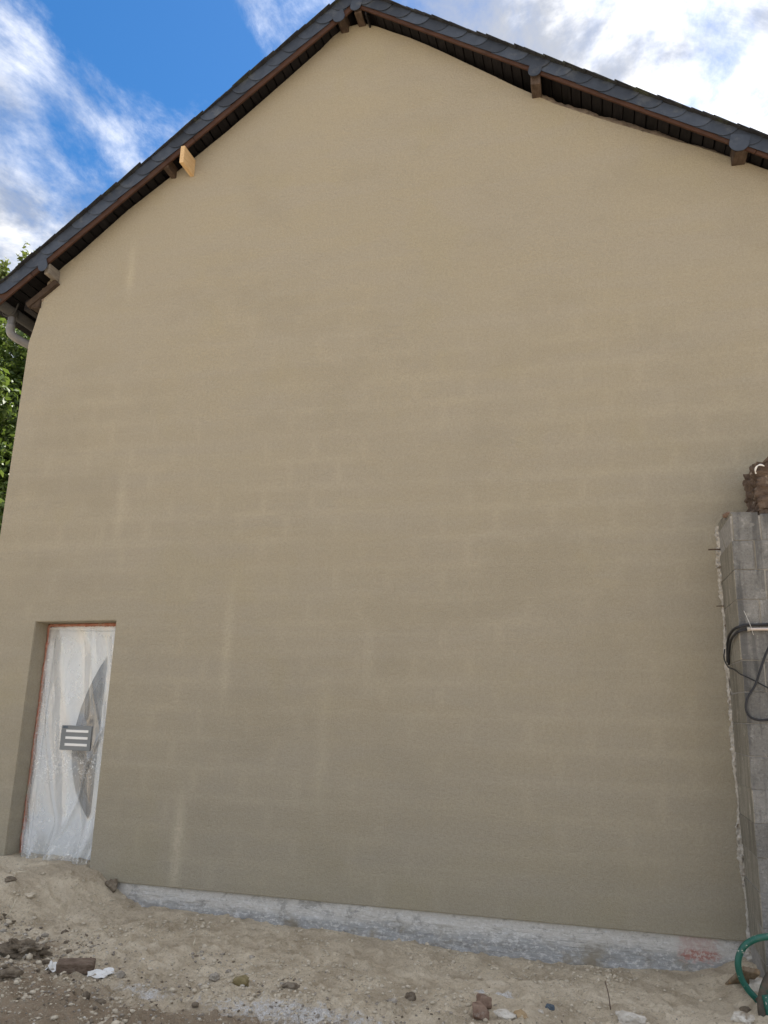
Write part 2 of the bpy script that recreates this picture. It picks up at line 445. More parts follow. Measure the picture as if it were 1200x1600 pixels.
M['st_grey'] = simple('grey_stone', (0.26, 0.23, 0.19), (0.42, 0.38, 0.325), 22, 0.9, 0.7, 0.008, c3=(0.12, 0.095, 0.07))
M['st_dark'] = simple('dark_clod', (0.12, 0.094, 0.068), (0.25, 0.205, 0.15), 22, 0.95, 0.8, 0.012, c3=(0.26, 0.22, 0.17))
M['st_white'] = simple('pale_stone', (0.50, 0.455, 0.385), (0.68, 0.645, 0.58), 20, 0.9, 0.6, 0.008, c3=(0.30, 0.25, 0.19))
M['st_ochre'] = simple('ochre_stone', (0.34, 0.235, 0.125), (0.47, 0.355, 0.22), 18, 0.9, 0.6, 0.008, c3=(0.19, 0.13, 0.075))
M['st_olive'] = simple('olive_stone', (0.20, 0.16, 0.075), (0.30, 0.25, 0.14), 18, 0.9, 0.6, 0.008, c3=(0.11, 0.085, 0.05))
M['st_blue'] = simple('blue_grey_stone', (0.075, 0.10, 0.125), (0.12, 0.15, 0.18), 18, 0.7, 0.4, 0.005)
M['brick'] = simple('dusty_brick', (0.17, 0.105, 0.075), (0.29, 0.205, 0.155), 24, 0.95, 0.7, 0.008, c3=(0.38, 0.34, 0.29))
M['sand_clod'] = simple('sand_clod', (0.46, 0.40, 0.31), (0.64, 0.57, 0.45), 24, 0.95, 0.6, 0.006)
M['straw'] = simple('dry_straw', (0.60, 0.54, 0.41), (0.72, 0.66, 0.53), 24, 0.8, 0.1, 0.001)
M['paper'] = simple('white_plastic_scrap', (0.68, 0.68, 0.66), (0.80, 0.80, 0.79), 14, 0.5, 0.2, 0.003)
M['bark'] = simple('bark', (0.065, 0.05, 0.038), (0.13, 0.105, 0.085), 12, 0.95, 0.8, 0.02, stretch=(3, 3, 0.6))

def leaf_mat(name, a, b, c):
    mt, nt = material(name)
    n = nt.noise(nt.pos, 1.6, 4, 0.6)
    n2 = nt.noise(nt.pos, 14, 2, 0.5)
    col = nt.mix(nt.ramp(n, 0.35, 0.65), a, b)
    col = nt.mix(nt.ramp(n2, 0.5, 0.7, 0, 0.7), col, c)
    nt.l.new(col, nt.p.inputs['Base Color'])
    nt.p.inputs['Roughness'].default_value = 0.42
    nt.p.inputs['Specular IOR Level'].default_value = 0.5
    tr = nt.new('ShaderNodeBsdfTranslucent')
    nt.l.new(nt.mix(0.6, col, (0.16, 0.22, 0.03)), tr.inputs['Color'])
    ms = nt.new('ShaderNodeMixShader')
    ms.inputs[0].default_value = 0.38
    nt.l.new(nt.p.outputs[0], ms.inputs[1])
    nt.l.new(tr.outputs[0], ms.inputs[2])
    nt.l.new(ms.outputs[0], nt.out.inputs['Surface'])
    return mt
M['leaf'] = leaf_mat('broad_leaf', (0.055, 0.098, 0.022), (0.09, 0.145, 0.035), (0.15, 0.20, 0.065))
M['leaf2'] = leaf_mat('yellow_green_leaf', (0.085, 0.115, 0.025), (0.125, 0.155, 0.04), (0.17, 0.18, 0.06))


# ------------------------------------------------------------------ mesh helpers
def link(name, me, mat=None, parent=None, loc=None):
    o = bpy.data.objects.new(name, me)
    COL.objects.link(o)
    if me is not None and mat is not None:
        for mm in (mat if isinstance(mat, (list, tuple)) else [mat]):
            me.materials.append(mm)
    if parent is not None:
        o.parent = parent
    if loc is not None:
        o.location = loc
    return o


def tag(o, label, cat, group=None, kind=None):
    o['label'] = label
    o['category'] = cat
    if group: o['group'] = group
    if kind: o['kind'] = kind
    return o


def pydata(name, v, f, smooth=False):
    me = bpy.data.meshes.new(name)
    me.from_pydata([tuple(map(float, a)) for a in v], [], f)
    me.validate()
    bm = bmesh.new()
    bm.from_mesh(me)
    bmesh.ops.recalc_face_normals(bm, faces=bm.faces)
    bm.to_mesh(me)
    bm.free()
    if smooth:
        me.polygons.foreach_set('use_smooth', [True]*len(me.polygons))
    me.update()
    return me


def box_mesh(name, x0, x1, y0, y1, z0, z1, bevel=0.0):
    bm = bmesh.new()
    bmesh.ops.create_cube(bm, size=1)
    for v in bm.verts:
        v.co = Vector(((x0+x1)/2+v.co.x*(x1-x0), (y0+y1)/2+v.co.y*(y1-y0), (z0+z1)/2+v.co.z*(z1-z0)))
    if bevel:
        bmesh.ops.bevel(bm, geom=bm.edges[:], offset=bevel, segments=1, affect='EDGES')
    me = bpy.data.meshes.new(name)
    bm.to_mesh(me)
    bm.free()
    return me


def prism_y(name, pts, y0, y1, bevel=0.0):
    """outline in (x,z), extruded along y"""
    bm = bmesh.new()
    vs = [bm.verts.new((x, y0, z)) for x, z in pts]
    f = bm.faces.new(vs)
    r = bmesh.ops.extrude_face_region(bm, geom=[f])
    for e in r['geom']:
        if isinstance(e, bmesh.types.BMVert):
            e.co.y = y1
    bmesh.ops.recalc_face_normals(bm, faces=bm.faces)
    if bevel:
        ed = [e for e in bm.edges if abs(e.verts[0].co.y-y0) < 1e-6 and abs(e.verts[1].co.y-y0) < 1e-6]
        bmesh.ops.bevel(bm, geom=ed, offset=bevel, segments=2, affect='EDGES')
    me = bpy.data.meshes.new(name)
    bm.to_mesh(me)
    bm.free()
    return me


def smooth_path(pts, n=8):
    P = [Vector(p) for p in pts]
    P = [P[0]*2-P[1]] + P + [P[-1]*2-P[-2]]
    out = []
    for i in range(1, len(P)-2):
        a, b, c, d = P[i-1], P[i], P[i+1], P[i+2]
        for k in range(n):
            t = k/n
            out.append(0.5*((2*b)+(c-a)*t+(2*a-5*b+4*c-d)*t*t+(3*b-a-3*c+d)*t**3))
    out.append(P[-2])
    return out


def tube_geo(path, rad, seg=10, V=None, Fc=None, cap=True):
    V = [] if V is None else V
    Fc = [] if Fc is None else Fc
    n = len(path)
    base = len(V)
    t = (path[1]-path[0]).normalized()
    up = Vector((0, 0, 1)) if abs(t.z) < 0.9 else Vector((1, 0, 0))
    a = t.cross(up).normalized()
    for i in range(n):
        t = (path[min(i+1, n-1)]-path[max(i-1, 0)]).normalized()
        a = (a-t*a.dot(t)).normalized()
        b = t.cross(a)
        r = rad(i/(n-1)) if callable(rad) else rad
        for k in range(seg):
            an = 2*math.pi*k/seg
            V.append(path[i]+(a*math.cos(an)+b*math.sin(an))*r)
    for i in range(n-1):
        for k in range(seg):
            k2 = (k+1) % seg
            Fc.append((base+i*seg+k, base+i*seg+k2, base+(i+1)*seg+k2, base+(i+1)*seg+k))
    if cap:
        Fc.append(tuple(base+k for k in range(seg))[::-1])
        Fc.append(tuple(base+(n-1)*seg+k for k in range(seg)))
    return V, Fc


def tube(name, pts, rad, mat, parent=None, seg=10, n=8, smooth=True):
    path = smooth_path(pts, n) if smooth else [Vector(p) for p in pts]
    V, Fc = tube_geo(path, rad, seg)
    return link(name, pydata(name, V, Fc, True), mat, parent)


def vnoise(x, y, seed):
    """smooth value noise on arrays"""
    rs = np.random.RandomState(seed)
    T = rs.rand(256, 256)
    xi = np.floor(x).astype(int)
    yi = np.floor(y).astype(int)
    fx = x-xi
    fy = y-yi
    fx = fx*fx*(3-2*fx)
    fy = fy*fy*(3-2*fy)
    g = lambda i, j: T[i % 256, j % 256]
    return (g(xi, yi)*(1-fx)+g(xi+1, yi)*fx)*(1-fy)+(g(xi, yi+1)*(1-fx)+g(xi+1, yi+1)*fx)*fy


def fbm(x, y, seed, octv=5, gain=0.5):
    s = 0
    a = 1
    tot = 0
    for o in range(octv):
        c, sn = math.cos(0.6*o), math.sin(0.6*o)
        s = s+a*vnoise((x*c-y*sn)*2**o+17*o, (x*sn+y*c)*2**o+9*o, seed+o)
        tot += a
        a *= gain
    return s/tot


def sstep(a, b, x):
    t = np.clip((x-a)/(b-a), 0, 1)
    return t*t*(3-2*t)


# ------------------------------------------------------------------ ground
WX = [-40, -6.6, -5.4, -4.9, -4.60, -4.42, -4.28, -4.12, -3.95, -3.46, -2.74, -2.18, -1.53, -0.91, -0.23, 0.23, 0.59, 0.78, 0.95, 1.4, 40]
WZ = [0.05, 0.13, 0.135, 0.125, 0.105, 0.07, -0.035, -0.13, -0.185, -0.195, -0.215, -0.235, -0.25, -0.285, -0.28, -0.27, -0.255, -0.20, -0.13, -0.10, -0.05]


def ground_h(x, y, fine=True):
    x = np.asarray(x, float)
    y = np.asarray(y, float)
    d = np.maximum(-y, 0)
    xs = x + 0.35*sstep(0.0, 1.0, d)*(x < -3.5)
    wz = np.interp(xs + 0.10*(fbm(x*2, y*2, 3)-0.5), WX, WZ)+0.05*(fbm(x*3.1, y*2, 7, 4)-0.5)*(x > -4.0)
    far = -0.155-0.012*(x+1.5)
    far = np.where(np.abs(x) > 8, -0.12, far)
    t = sstep(0.05, 1.7, d)
    z = wz*(1-t)+far*t
    # spoil fillet along the foot of the wall
    z = z + 0.02*np.exp(-((d-0.12)/0.12)**2)*(x > -4.2)
    near = sstep(9, 4, np.hypot(x+2.5, y+1))
    rs_ = np.random.RandomState(77)
    for k in range(46):
        fx, fy, fa = rs_.uniform(-4.6, 0.7), -rs_.uniform(0.35, 1.7), rs_.uniform(0, 3.14)
        ca, sa = math.cos(fa), math.sin(fa)
        u_, v_ = (x-fx)*ca+(y-fy)*sa, -(x-fx)*sa+(y-fy)*ca
        q = (u_/0.13)**2+(v_/0.055)**2
        z = z-0.022*np.exp(-q**2)+0.009*np.exp(-((np.sqrt(q)-1.25)/0.22)**2)
    z = z+near*(0.085*(fbm(x*1.6, y*1.6, 11, 3)-0.5)*sstep(0.05, 0.5, d))
    if fine:
        z = z+near*0.050*(fbm(x*6, y*6, 21, 4)-0.5)*(0.35+0.65*sstep(0.0, 0.4, d))
        z = z+near*0.08*np.maximum(fbm(x*8.5, y*8.5, 45, 2)-0.52, 0)*sstep(0.08, 0.4, d)
        rough = 0.35+0.65*fbm(x*1.3, y*1.3, 31, 2)+0.7*sstep(1.2, 2.2, d)
        cl = np.maximum(fbm(x*14, y*14, 41, 4)-0.55, 0)
        z = z+near*rough*(0.12*cl)
        z = z+near*rough*0.018*(fbm(x*42, y*42, 51, 2)-0.5)
    return z


def axis(lo, hi, step, far_lo, far_hi):
    a = list(np.arange(lo, hi+1e-6, step))
    s = step
    while a[-1] < far_hi:
        s *= 1.35
        a.append(a[-1]+s)
    s = step
    while a[0] > far_lo:
        s *= 1.35
        a.insert(0, a[0]-s)
    return np.array(a)


gx = axis(-6.3, 1.5, 0.0135, -900, 900)
gy = axis(-3.0, 0.06, 0.0135, -900, 900)
GX, GY = np.meshgrid(gx, gy, indexing='ij')
GZ = ground_h(GX, GY)
nxv, nyv = GX.shape
V = np.stack([GX, GY, GZ], -1).reshape(-1, 3).astype(np.float32)
idx = np.arange(nxv*nyv).reshape(nxv, nyv)
Q = np.stack([idx[:-1, :-1], idx[1:, :-1], idx[1:, 1:], idx[:-1, 1:]], -1).reshape(-1, 4).astype(np.int32)
me = bpy.data.meshes.new('ground')
me.vertices.add(len(V))
me.vertices.foreach_set('co', V.ravel())
me.loops.add(Q.size)
me.loops.foreach_set('vertex_index', Q.ravel())
me.polygons.add(len(Q))
me.polygons.foreach_set('loop_start', np.arange(0, Q.size, 4, dtype=np.int32))
me.polygons.foreach_set('use_smooth', np.ones(len(Q), bool))
me.update()
me.validate()
d = -GY
soil = 0.85*sstep(1.65, 2.3, d+0.9*(fbm(GX*1.1, GY*1.1, 61)-0.5)+0.10*(-GX-2.5))*0.75
soil = np.maximum(soil, 0.8*np.exp(-(((GX+4.0)/0.45)**2+((GY+1.55)/0.45)**2)))
lim = np.exp(-(((GX+1.75)/0.85)**2+((GY+2.02)/0.26)**2))*0.66
lim = np.maximum(lim, np.exp(-(((GX+2.75)/0.35)**2+((GY+1.95)/0.13)**2))*0.6)
lim = np.maximum(lim, np.exp(-(((GX+0.70)/0.13)**2+((GY+1.17)/0.045)**2))*1.2)
lim = np.maximum(lim, np.exp(-(((GX-0.80)/0.10)**2+((GY+1.02)/0.08)**2))*0.8)
lim = np.where(np.hypot(GX, GY) > 7, 0, lim)
pale = sstep(0.5, 0.62, fbm(GX*1.7, GY*2.6, 71, 3))*np.exp(-((d-0.95)/0.55)**2)
pale = np.maximum(pale, np.exp(-(((GX+5.4)/0.7)**2+((GY+0.55)/0.4)**2))*0.6)
soil = np.where((d > 4.2) | (np.abs(GX+2) > 9), 0.42+0.25*fbm(GX*0.5, GY*0.5, 65, 3), soil)  # unseen outer ground darkened to cut the light bounced onto the wall
ca = me.color_attributes.new('zones', 'FLOAT_COLOR', 'POINT')
cols = np.stack([soil, lim, pale, np.ones_like(soil)], -1).reshape(-1, 4).astype(np.float32)
ca.data.foreach_set('color', cols.ravel())
g = link('ground', me, M['ground'])
g['kind'] = 'structure'


def gz(x, y):
    return float(ground_h(np.array([x]), np.array([y]))[0])


# ------------------------------------------------------------------ house
house = link('house', None)
tag(house, 'tall gabled house with fresh beige rendered wall and dark slate roof', 'house')

XL, XR = -6.03, 2.62          # wall corners
RX, RZ = -2.31, 9.21          # top of the ridge (upper face of the slates)
SL, SR = 0.765, 0.664         # slopes


def ztop(x):
    return RZ+SL*(x-RX) if x < RX else RZ-SR*(x-RX)


top = [(-5.985, 5.66), (-5.947, 5.86), (-5.93, 6.02), (-5.905, 6.13), (-5.85, 6.245), (-5.70, 6.375), (-5.546, 6.485), (-5.25, 6.735),
       (-4.951, 6.985), (-4.55, 7.265), (-4.174, 7.535), (-3.80, 7.81), (-3.459, 8.085), (-3.10, 8.38), (-2.731, 8.685), (-2.60, 8.82), (-2.50, 8.89), (-2.40, 8.925),
       (-2.30, 8.932), (-2.20, 8.915), (-2.07, 8.845), (-1.90, 8.735), (-1.705, 8.615), (-1.50, 8.47), (-1.283, 8.305), (-1.08, 8.145),
       (-0.878, 7.99), (-0.62, 7.785), (-0.39, 7.615), (-0.20, 7.475), (0.003, 7.353), (0.30, 7.175), (0.588, 7.015), (0.84, 6.875),
       (1.087, 6.745), (1.405, 6.555), (1.80, 6.31), (2.20, 6.05), (XR, 5.77)]
DX0, DX1, DZ = -5.44, -4.525, 2.335
outline = [(XL, -0.004), (DX0, -0.004), (DX0, DZ-0.008), (DX1, DZ+0.006), (DX1, -0.002), (XR, 0.0)] + top[::-1] + [(-6.03, 5.45)]
# front skin as a prism whose front edges are slightly rounded
wall = link('wall', prism_y('wall', outline, 0.0, 0.40, 0.007), M['render'], house)

# side and back walls
link('side_wall', box_mesh('side_wall', XL, XL+0.35, 0.402, 9.6, -0.5, 5.85), M['render'], house)
link('side_wall', box_mesh('side_wall', XR-0.35, XR, 0.402, 9.6, -0.5, 5.75), M['render'], house)
link('back_wall', prism_y('back_wall', [(XL+0.36, -0.5), (XR-0.36, -0.5), (XR-0.36, 5.7), (RX, 8.9), (XL+0.36, 6.0)], 9.2, 9.6), M['render'], house)

# plinth, set back under the render edge, trowelled by hand
px_ = np.linspace(-5.4, XR-0.02, 420)
pz_ = np.linspace(-0.55, 0.03, 36)
PX, PZ = np.meshgrid(px_, pz_, indexing='ij')
PY = 0.032-0.030*(fbm(PX*3, PZ*6, 81, 4)-0.5)-0.010*(fbm(PX*22, PZ*40, 85, 3)-0.5)
ridge = np.abs(fbm(PX*1.5+0.8*fbm(PX*2, PZ*3, 90, 2), PZ*9, 88, 3)-0.5)
PY = PY-0.012*np.exp(-(ridge/0.02)**2)*(PZ < -0.06)
nv = [(a, b, c_) for a, b, c_ in zip(PX.ravel(), PY.ravel(), PZ.ravel())]
ni = np.arange(len(nv)).reshape(PX.shape)
nf = [(int(ni[i, j]), int(ni[i+1, j]), int(ni[i+1, j+1]), int(ni[i, j+1])) for i in range(PX.shape[0]-1) for j in range(PX.shape[1]-1)]
# leave the door bay open
nf = [f for f in nf if not (DX0 < nv[f[0]][0] < DX1)]
b0 = len(nv)
nv += [(DX1, 0.38, -0.55), (XR-0.02, 0.38, -0.55), (XR-0.02, 0.38, -0.01), (DX1, 0.38, -0.01)]
nf += [(b0, b0+1, b0+2, b0+3)]
me = bpy.data.meshes.new('plinth')
me.from_pydata(nv, [], nf)
me.polygons.foreach_set('use_smooth', [True]*len(me.polygons))
pl = link('plinth', me, M['plinth'], house)
pl['label'] = 'smeared grey cement plinth with a pink patch at its right end'

# ---- roof
roof_v, roof_f = [], []
XE_L, XE_R = -6.52, 3.05
TH0, TH1 = 0.05, 0.145        # vertical depths of the deck below the slate top


def slab(x0, x1):
    b = len(roof_v)
    for x in (x0, x1):
        for y in (0.30, 9.9):
            for t in (TH0, TH1):
                roof_v.append((x, y, ztop(x)-t))
    for f in ((0, 1, 3, 2), (4, 6, 7, 5), (0, 4, 5, 1), (2, 3, 7, 6), (0, 2, 6, 4), (1, 5, 7, 3)):
        roof_f.append(tuple(b+i for i in f))


slab(XE_L, RX-0.001)
slab(RX+0.001, XE_R)
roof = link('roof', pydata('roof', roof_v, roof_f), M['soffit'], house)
roof['label'] = 'dark slate roof with rounded slates hung along both gable edges'

UL = Vector((-1, 0, -SL)).normalized()      # down the left slope
UR = Vector((1, 0, -SR)).normalized()
NL = Vector((-SL, 0, 1)).normalized()
NR = Vector((SR, 0, 1)).normalized()


def frame_matrix(side, s, depth, y=0.0):
    """origin s metres down the slope, 'depth' below the slate top (perpendicular); X = down slope, Y = world y, Z = outwards"""
    u, n = (UL, NL) if side == 'L' else (UR, NR)
    o = Vector((RX, y, RZ))+u*s-n*depth
    if side == 'L':
        mm = Matrix((u, Vector((0, 1, 0)), n)).transposed()
    else:
        mm = Matrix((u, Vector((0, 1, 0)), n)).transposed()
    mm = mm.to_4x4()
    mm.translation = o
    return mm


LEN_L = (RX-XE_L)*math.sqrt(1+SL*SL)
LEN_R = (XE_R-RX)*math.sqrt(1+SR*SR)

# soffit boards: laid along the ridge direction, end grain at the verge
sb = [box_mesh('soffit_board', 0.0, wd, -0.175, 0.34, -0.020, 0.0, 0.002) for wd in (0.098, 0.104, 0.109)]
for mm in sb: mm.materials.append(M['soffit'])
for side, L in (('L', LEN_L), ('R', LEN_R)):
    s = 0.02
    while s < L-0.05:
        k = rnd.randrange(3)
        o = bpy.data.objects.new('soffit_board', sb[k])
        COL.objects.link(o)
        o.parent = roof
        o.matrix_world = frame_matrix(side, s, 0.105+rnd.uniform(0, 0.008))
        s += (0.098, 0.104, 0.109)[k]+rnd.uniform(0.009, 0.016)

# barge boards in lengths
for side, L, lo, hi in (('L', LEN_L, -0.235, -0.085), ('R', LEN_R, -0.192, -0.075)):
    s = 0.03
    while s < L-0.06:
        ln = min(2.35, L-0.03-s)
        bb_ = box_mesh('barge_board', 0, ln-0.004, -0.203, -0.178, lo, hi, 0.003)
        o = link('barge_board', bb_, M['barge'], roof)
        o.matrix_world = frame_matrix(side, s, 0.0)
        s += ln


# rounded verge slates
def verge_mesh(name, L, h, rr, th=0.006):
    pts = [(0, 0), (0, -h)]
    for k in range(9):
        a = -math.pi/2+math.pi/2*k/8
        pts.append((L-rr+rr*math.cos(a), -h+rr+rr*math.sin(a)*1.0))
    pts.append((L, 0))
    bm = bmesh.new()
    vs = [bm.verts.new((x, -th/2, z)) for x, z in pts]
    f = bm.faces.new(vs)
    r = bmesh.ops.extrude_face_region(bm, geom=[f])
    for e in r['geom']:
        if isinstance(e, bmesh.types.BMVert): e.co.y = th/2
    bmesh.ops.recalc_face_normals(bm, faces=bm.faces)
    me = bpy.data.meshes.new(name)
    bm.to_mesh(me)
    bm.free()
    me.materials.append(M['slate'])
    return me


vm = {'L': [verge_mesh('verge_slate', 0.34+dl, 0.150, 0.125) for dl in (0, 0.006, -0.005)],
      'R': [verge_mesh('verge_slate', 0.36+dl, 0.128, 0.118) for dl in (0, 0.006, -0.005)]}
for side, L, step in (('L', LEN_L, 0.232), ('R', LEN_R, 0.243)):
    s = -0.02
    while s < L-0.30:
        o = bpy.data.objects.new('verge_slate', vm[side][rnd.randrange(3)])
        COL.objects.link(o)
        o.parent = roof
        fm = frame_matrix(side, s+rnd.uniform(-0.006, 0.006), 0.028+rnd.uniform(0, 0.006), -0.208)
        o.matrix_world = fm @ Matrix.Rotation(R(-2.0)+R(rnd.uniform(-0.5, 0.3)), 4, 'Z') @ Matrix.Rotation(R(rnd.uniform(-0.7, 0.7)), 4, 'Y')
        s += step

# slate courses: thin lapped strips whose ends make the stepped roof edge
sc_m = []
for k in range(4):
    bm = bmesh.new()
    bmesh.ops.create_grid(bm, x_segments=1, y_segments=46, size=0.5)
    for v in bm.verts:
        t = v.co.y+0.5
        v.co = Vector((v.co.x*0.26+0.13+rnd.uniform(-0.004, 0.004), -0.25+t*10.2, 0))
    r = bmesh.ops.extrude_face_region(bm, geom=bm.faces[:])
    for e in r['geom']:
        if isinstance(e, bmesh.types.BMVert): e.co.z = 0.007
    bmesh.ops.recalc_face_normals(bm, faces=bm.faces)
    me = bpy.data.meshes.new('slate_course')
    bm.to_mesh(me)
    bm.free()
    me.materials.append(M['slate_top'])
    sc_m.append(me)
for side, L in (('L', LEN_L), ('R', LEN_R)):
    s = -0.02
    while s < L-0.10:
        o = bpy.data.objects.new('slate_course', sc_m[rnd.randrange(4)])
        COL.objects.link(o)
        o.parent = roof
        o.matrix_world = frame_matrix(side, s, 0.030, rnd.uniform(-0.018, 0.014)) @ Matrix.Rotation(R(-3.0), 4, 'Y').inverted()
        s += 0.112

# ridge cap
V, Fc = tube_geo([Vector((RX, -0.27, RZ-0.035)), Vector((RX, 5, RZ-0.035)), Vector((RX, 9.95, RZ-0.035))], 0.075, 14)
link('ridge_cap', pydata('ridge_cap', V, Fc, True), M['slate_top'], roof)


# purlin ends and their rounded slate caps
def purlin(x0, x1, z0, z1, mat, y0=-0.185, y1=0.12, label=None, bev=0.006):
    o = link('purlin', box_mesh('purlin', x0, x1, y0, y1, z0, z1, bev), mat, roof)
    if label: o['label'] = label
    return o


def cap(x, z, w_, h, tilt, y=-0.222):
    pts = [(-w_/2, 0.05), (-w_/2, -h+w_/2)]
    for k in range(1, 12):
        a = math.pi+math.pi*k/12
        pts.append((w_/2*math.cos(a), -h+w_/2+w_/2*math.sin(a)))
    pts += [(w_/2, -h+w_/2), (w_/2, 0.05)]
    o = link('purlin_cap', prism_y('purlin_cap', pts, -0.003, 0.004), M['slate'], roof)
    o.location = (x, y, z)
    o.rotation_euler = (R(-3), R(tilt), 0)
    return o


purlin(-0.42, -0.325, 7.57, 7.76, M['old_wood'])
cap(-0.372, 7.715, 0.125, 0.085, 14)
purlin(1.36, 1.475, 6.48, 6.64, M['old_wood'])
cap(1.405, 6.585, 0.165, 0.125, 14)
purlin(-2.485, -2.40, 8.84, 9.0, M['old_wood'])
cap(-2.455, 8.865, 0.135, 0.10, -16)
purlin(-2.285, -2.205, 8.88, 9.05, M['old_wood'])
cap(-2.255, 8.96, 0.12, 0.085, 12)
purlin(-2.165, -2.145, 8.84, 9.03, M['soffit'])
o = purlin(-4.435, -4.372, 7.30, 7.44, M['old_wood'])
o = purlin(-4.20, -4.15, 7.29, 7.50, M['new_wood'], -0.245, 0.05, 'fresh pine beam end standing proud of the roof edge', 0.004)
o.rotation_euler = (0, R(0), 0)
purlin(-5.795, -5.735, 6.17, 6.30, M['grey_wood'])
cap(-5.80, 6.27, 0.12, 0.09, -22)
# wall plate and rafter tail at the eaves
link('rafter_tail', box_mesh('rafter_tail', 0.02, 0.46, -0.05, 0.02, -0.035, 0.035, 0.006), M['eave_wood'], roof).matrix_world = Matrix.Translation((-5.72, 0.0, 6.17)) @ Matrix.Rotation(R(180-37), 4, 'Y')
link('wall_plate', box_mesh('wall_plate', -6.05, -5.93, -0.03, 0.6, 5.86, 5.99, 0.008), M['eave_wood'], roof)
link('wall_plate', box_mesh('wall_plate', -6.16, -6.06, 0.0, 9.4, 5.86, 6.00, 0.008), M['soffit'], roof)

# crumbling old masonry showing between render and boards on the right slope
V, Fc = [], []
NS = 240
for i in range(NS+1):
    x = -1.55+i*(2.42+1.55)/NS
    tz = np.interp(x, [a for a, b in top], [b for a, b in top])
    gap = ztop(x)-0.13-tz
    hh = max(0.0, min(gap, 0.115))*(0.35+0.55*float(fbm(np.array([x*9.0]), np.array([0.3]), 101, 4)[0]))*(1 if x > -0.4 else 0.35)
    for j in range(7):
        t = j/6
        nn = mnoise.noise(Vector((x*25, t*3.0, 0)))*0.022+mnoise.noise(Vector((x*70, t*9, 5)))*0.012
        V.append((x+nn*0.6, 0.004+0.045*t**1.5+nn*0.5, tz-0.012+hh*t*1.25+nn*0.6))
for i in range(NS):
    for j in range(6):
        a = i*7+j
        Fc.append((a, a+7, a+8, a+1))
o = link('masonry_edge', pydata('masonry_edge', V, Fc), M['rubble'], house)
o['label'] = 'crumbling old mortar above the render under the right roof slope'
# lumps of old stone at the left eaves
for (x, y, z, r_) in ((-5.90, 0.02, 6.08, 0.05), (-5.93, 0.03, 5.98, 0.045), (-5.86, 0.03, 6.16, 0.04)):
    bm = bmesh.new()
    bmesh.ops.create_icosphere(bm, subdivisions=2, radius=r_)
    for v in bm.verts:
        v.co *= 1+0.45*mnoise.noise(v.co*30+Vector((x*50, 0, 0)))
    me = bpy.data.meshes.new('stone')
    bm.to_mesh(me)
    bm.free()
    link('stone', me, M['rubble'], house, (x, y, z))

# ---- gutter and downpipe on the left eaves
def half_gutter(name, x, z, r_, y0, y1):
    V, Fc = [], []
    sg = 14
    for y in (y0, y1):
        for rr in (r_, r_-0.006):
            for k in range(sg+1):
                a = math.pi+math.pi*k/sg
                V.append((x+rr*math.cos(a), y, z+rr*math.sin(a)))
    n = sg+1
    for k in range(sg):
        Fc.append((k, k+1, 2*n+k+1, 2*n+k))
        Fc.append((n+k, 3*n+k, 3*n+k+1, n+k+1))
        Fc.append((k, n+k, n+k+1, k+1))
        Fc.append((2*n+k, 2*n+k+1, 3*n+k+1, 3*n+k))
    Fc.append((0, 2*n, 3*n, n))
    Fc.append((sg, n+sg, 3*n+sg, 2*n+sg))
    return V, Fc


V, Fc = half_gutter('gutter', -6.37, 5.915, 0.078, -0.20, 9.7)
gut = link('gutter', pydata('gutter', V, Fc, True), M['zinc_dark'], house)
V, Fc = tube_geo([Vector((-6.455, -0.2, 5.917)), Vector((-6.455, 4, 5.917)), Vector((-6.455, 9.7, 5.917))], 0.011, 8)
link('gutter_bead', pydata('gutter_bead', V, Fc, True), M['zinc_dark'], gut)
V, Fc = half_gutter('gutter_end', -6.37, 5.915, 0.078, -0.206, -0.2005)
pts = [(-6.37+0.078*math.cos(math.pi+math.pi*k/14), 5.915+0.078*math.sin(math.pi+math.pi*k/14)) for k in range(15)]
link('gutter_end', prism_y('gutter_end', pts, -0.206, -0.2005), M['zinc_dark'], gut)
dp = tube('downpipe', [(-6.355, 0.06, 5.86), (-6.355, 0.06, 5.78), (-6.355, 0.06, 5.70)], 0.043, M['zinc'], house, 16)
tube('elbow', [(-6.355, 0.06, 5.725), (-6.357, 0.06, 5.68), (-6.345, 0.075, 5.625), (-6.30, 0.12, 5.585), (-6.24, 0.18, 5.555), (-6.13, 0.29, 5.505), (-6.085, 0.335, 5.46), (-6.085, 0.335, 5.36), (-6.085, 0.335, 5.3)], 0.048, M['pvc_pipe'], dp, 16)
tube('lower_pipe', [(-6.085, 0.335, 5.36), (-6.085, 0.335, 3.0), (-6.085, 0.335, 0.2)], 0.043, M['zinc'], dp, 14)
V, Fc = tube_geo([Vector((-6.355, 0.06, 5.90)), Vector((-6.355, 0.06, 5.835)), Vector((-6.355, 0.06, 5.82))], lambda t: 0.07-0.022*min(1, t*1.3), 16)
link('outlet_funnel', pydata('outlet_funnel', V, Fc, True), M['zinc_dark'], dp)
for y in (0.02, 1.2, 2.4):
    tube('gutter_bracket', [(-6.46, y, 5.93), (-6.44, y, 5.85), (-6.37, y, 5.825), (-6.30, y, 5.85), (-6.26, y, 5.97)], 0.010, M['zinc_dark'], gut, 6)

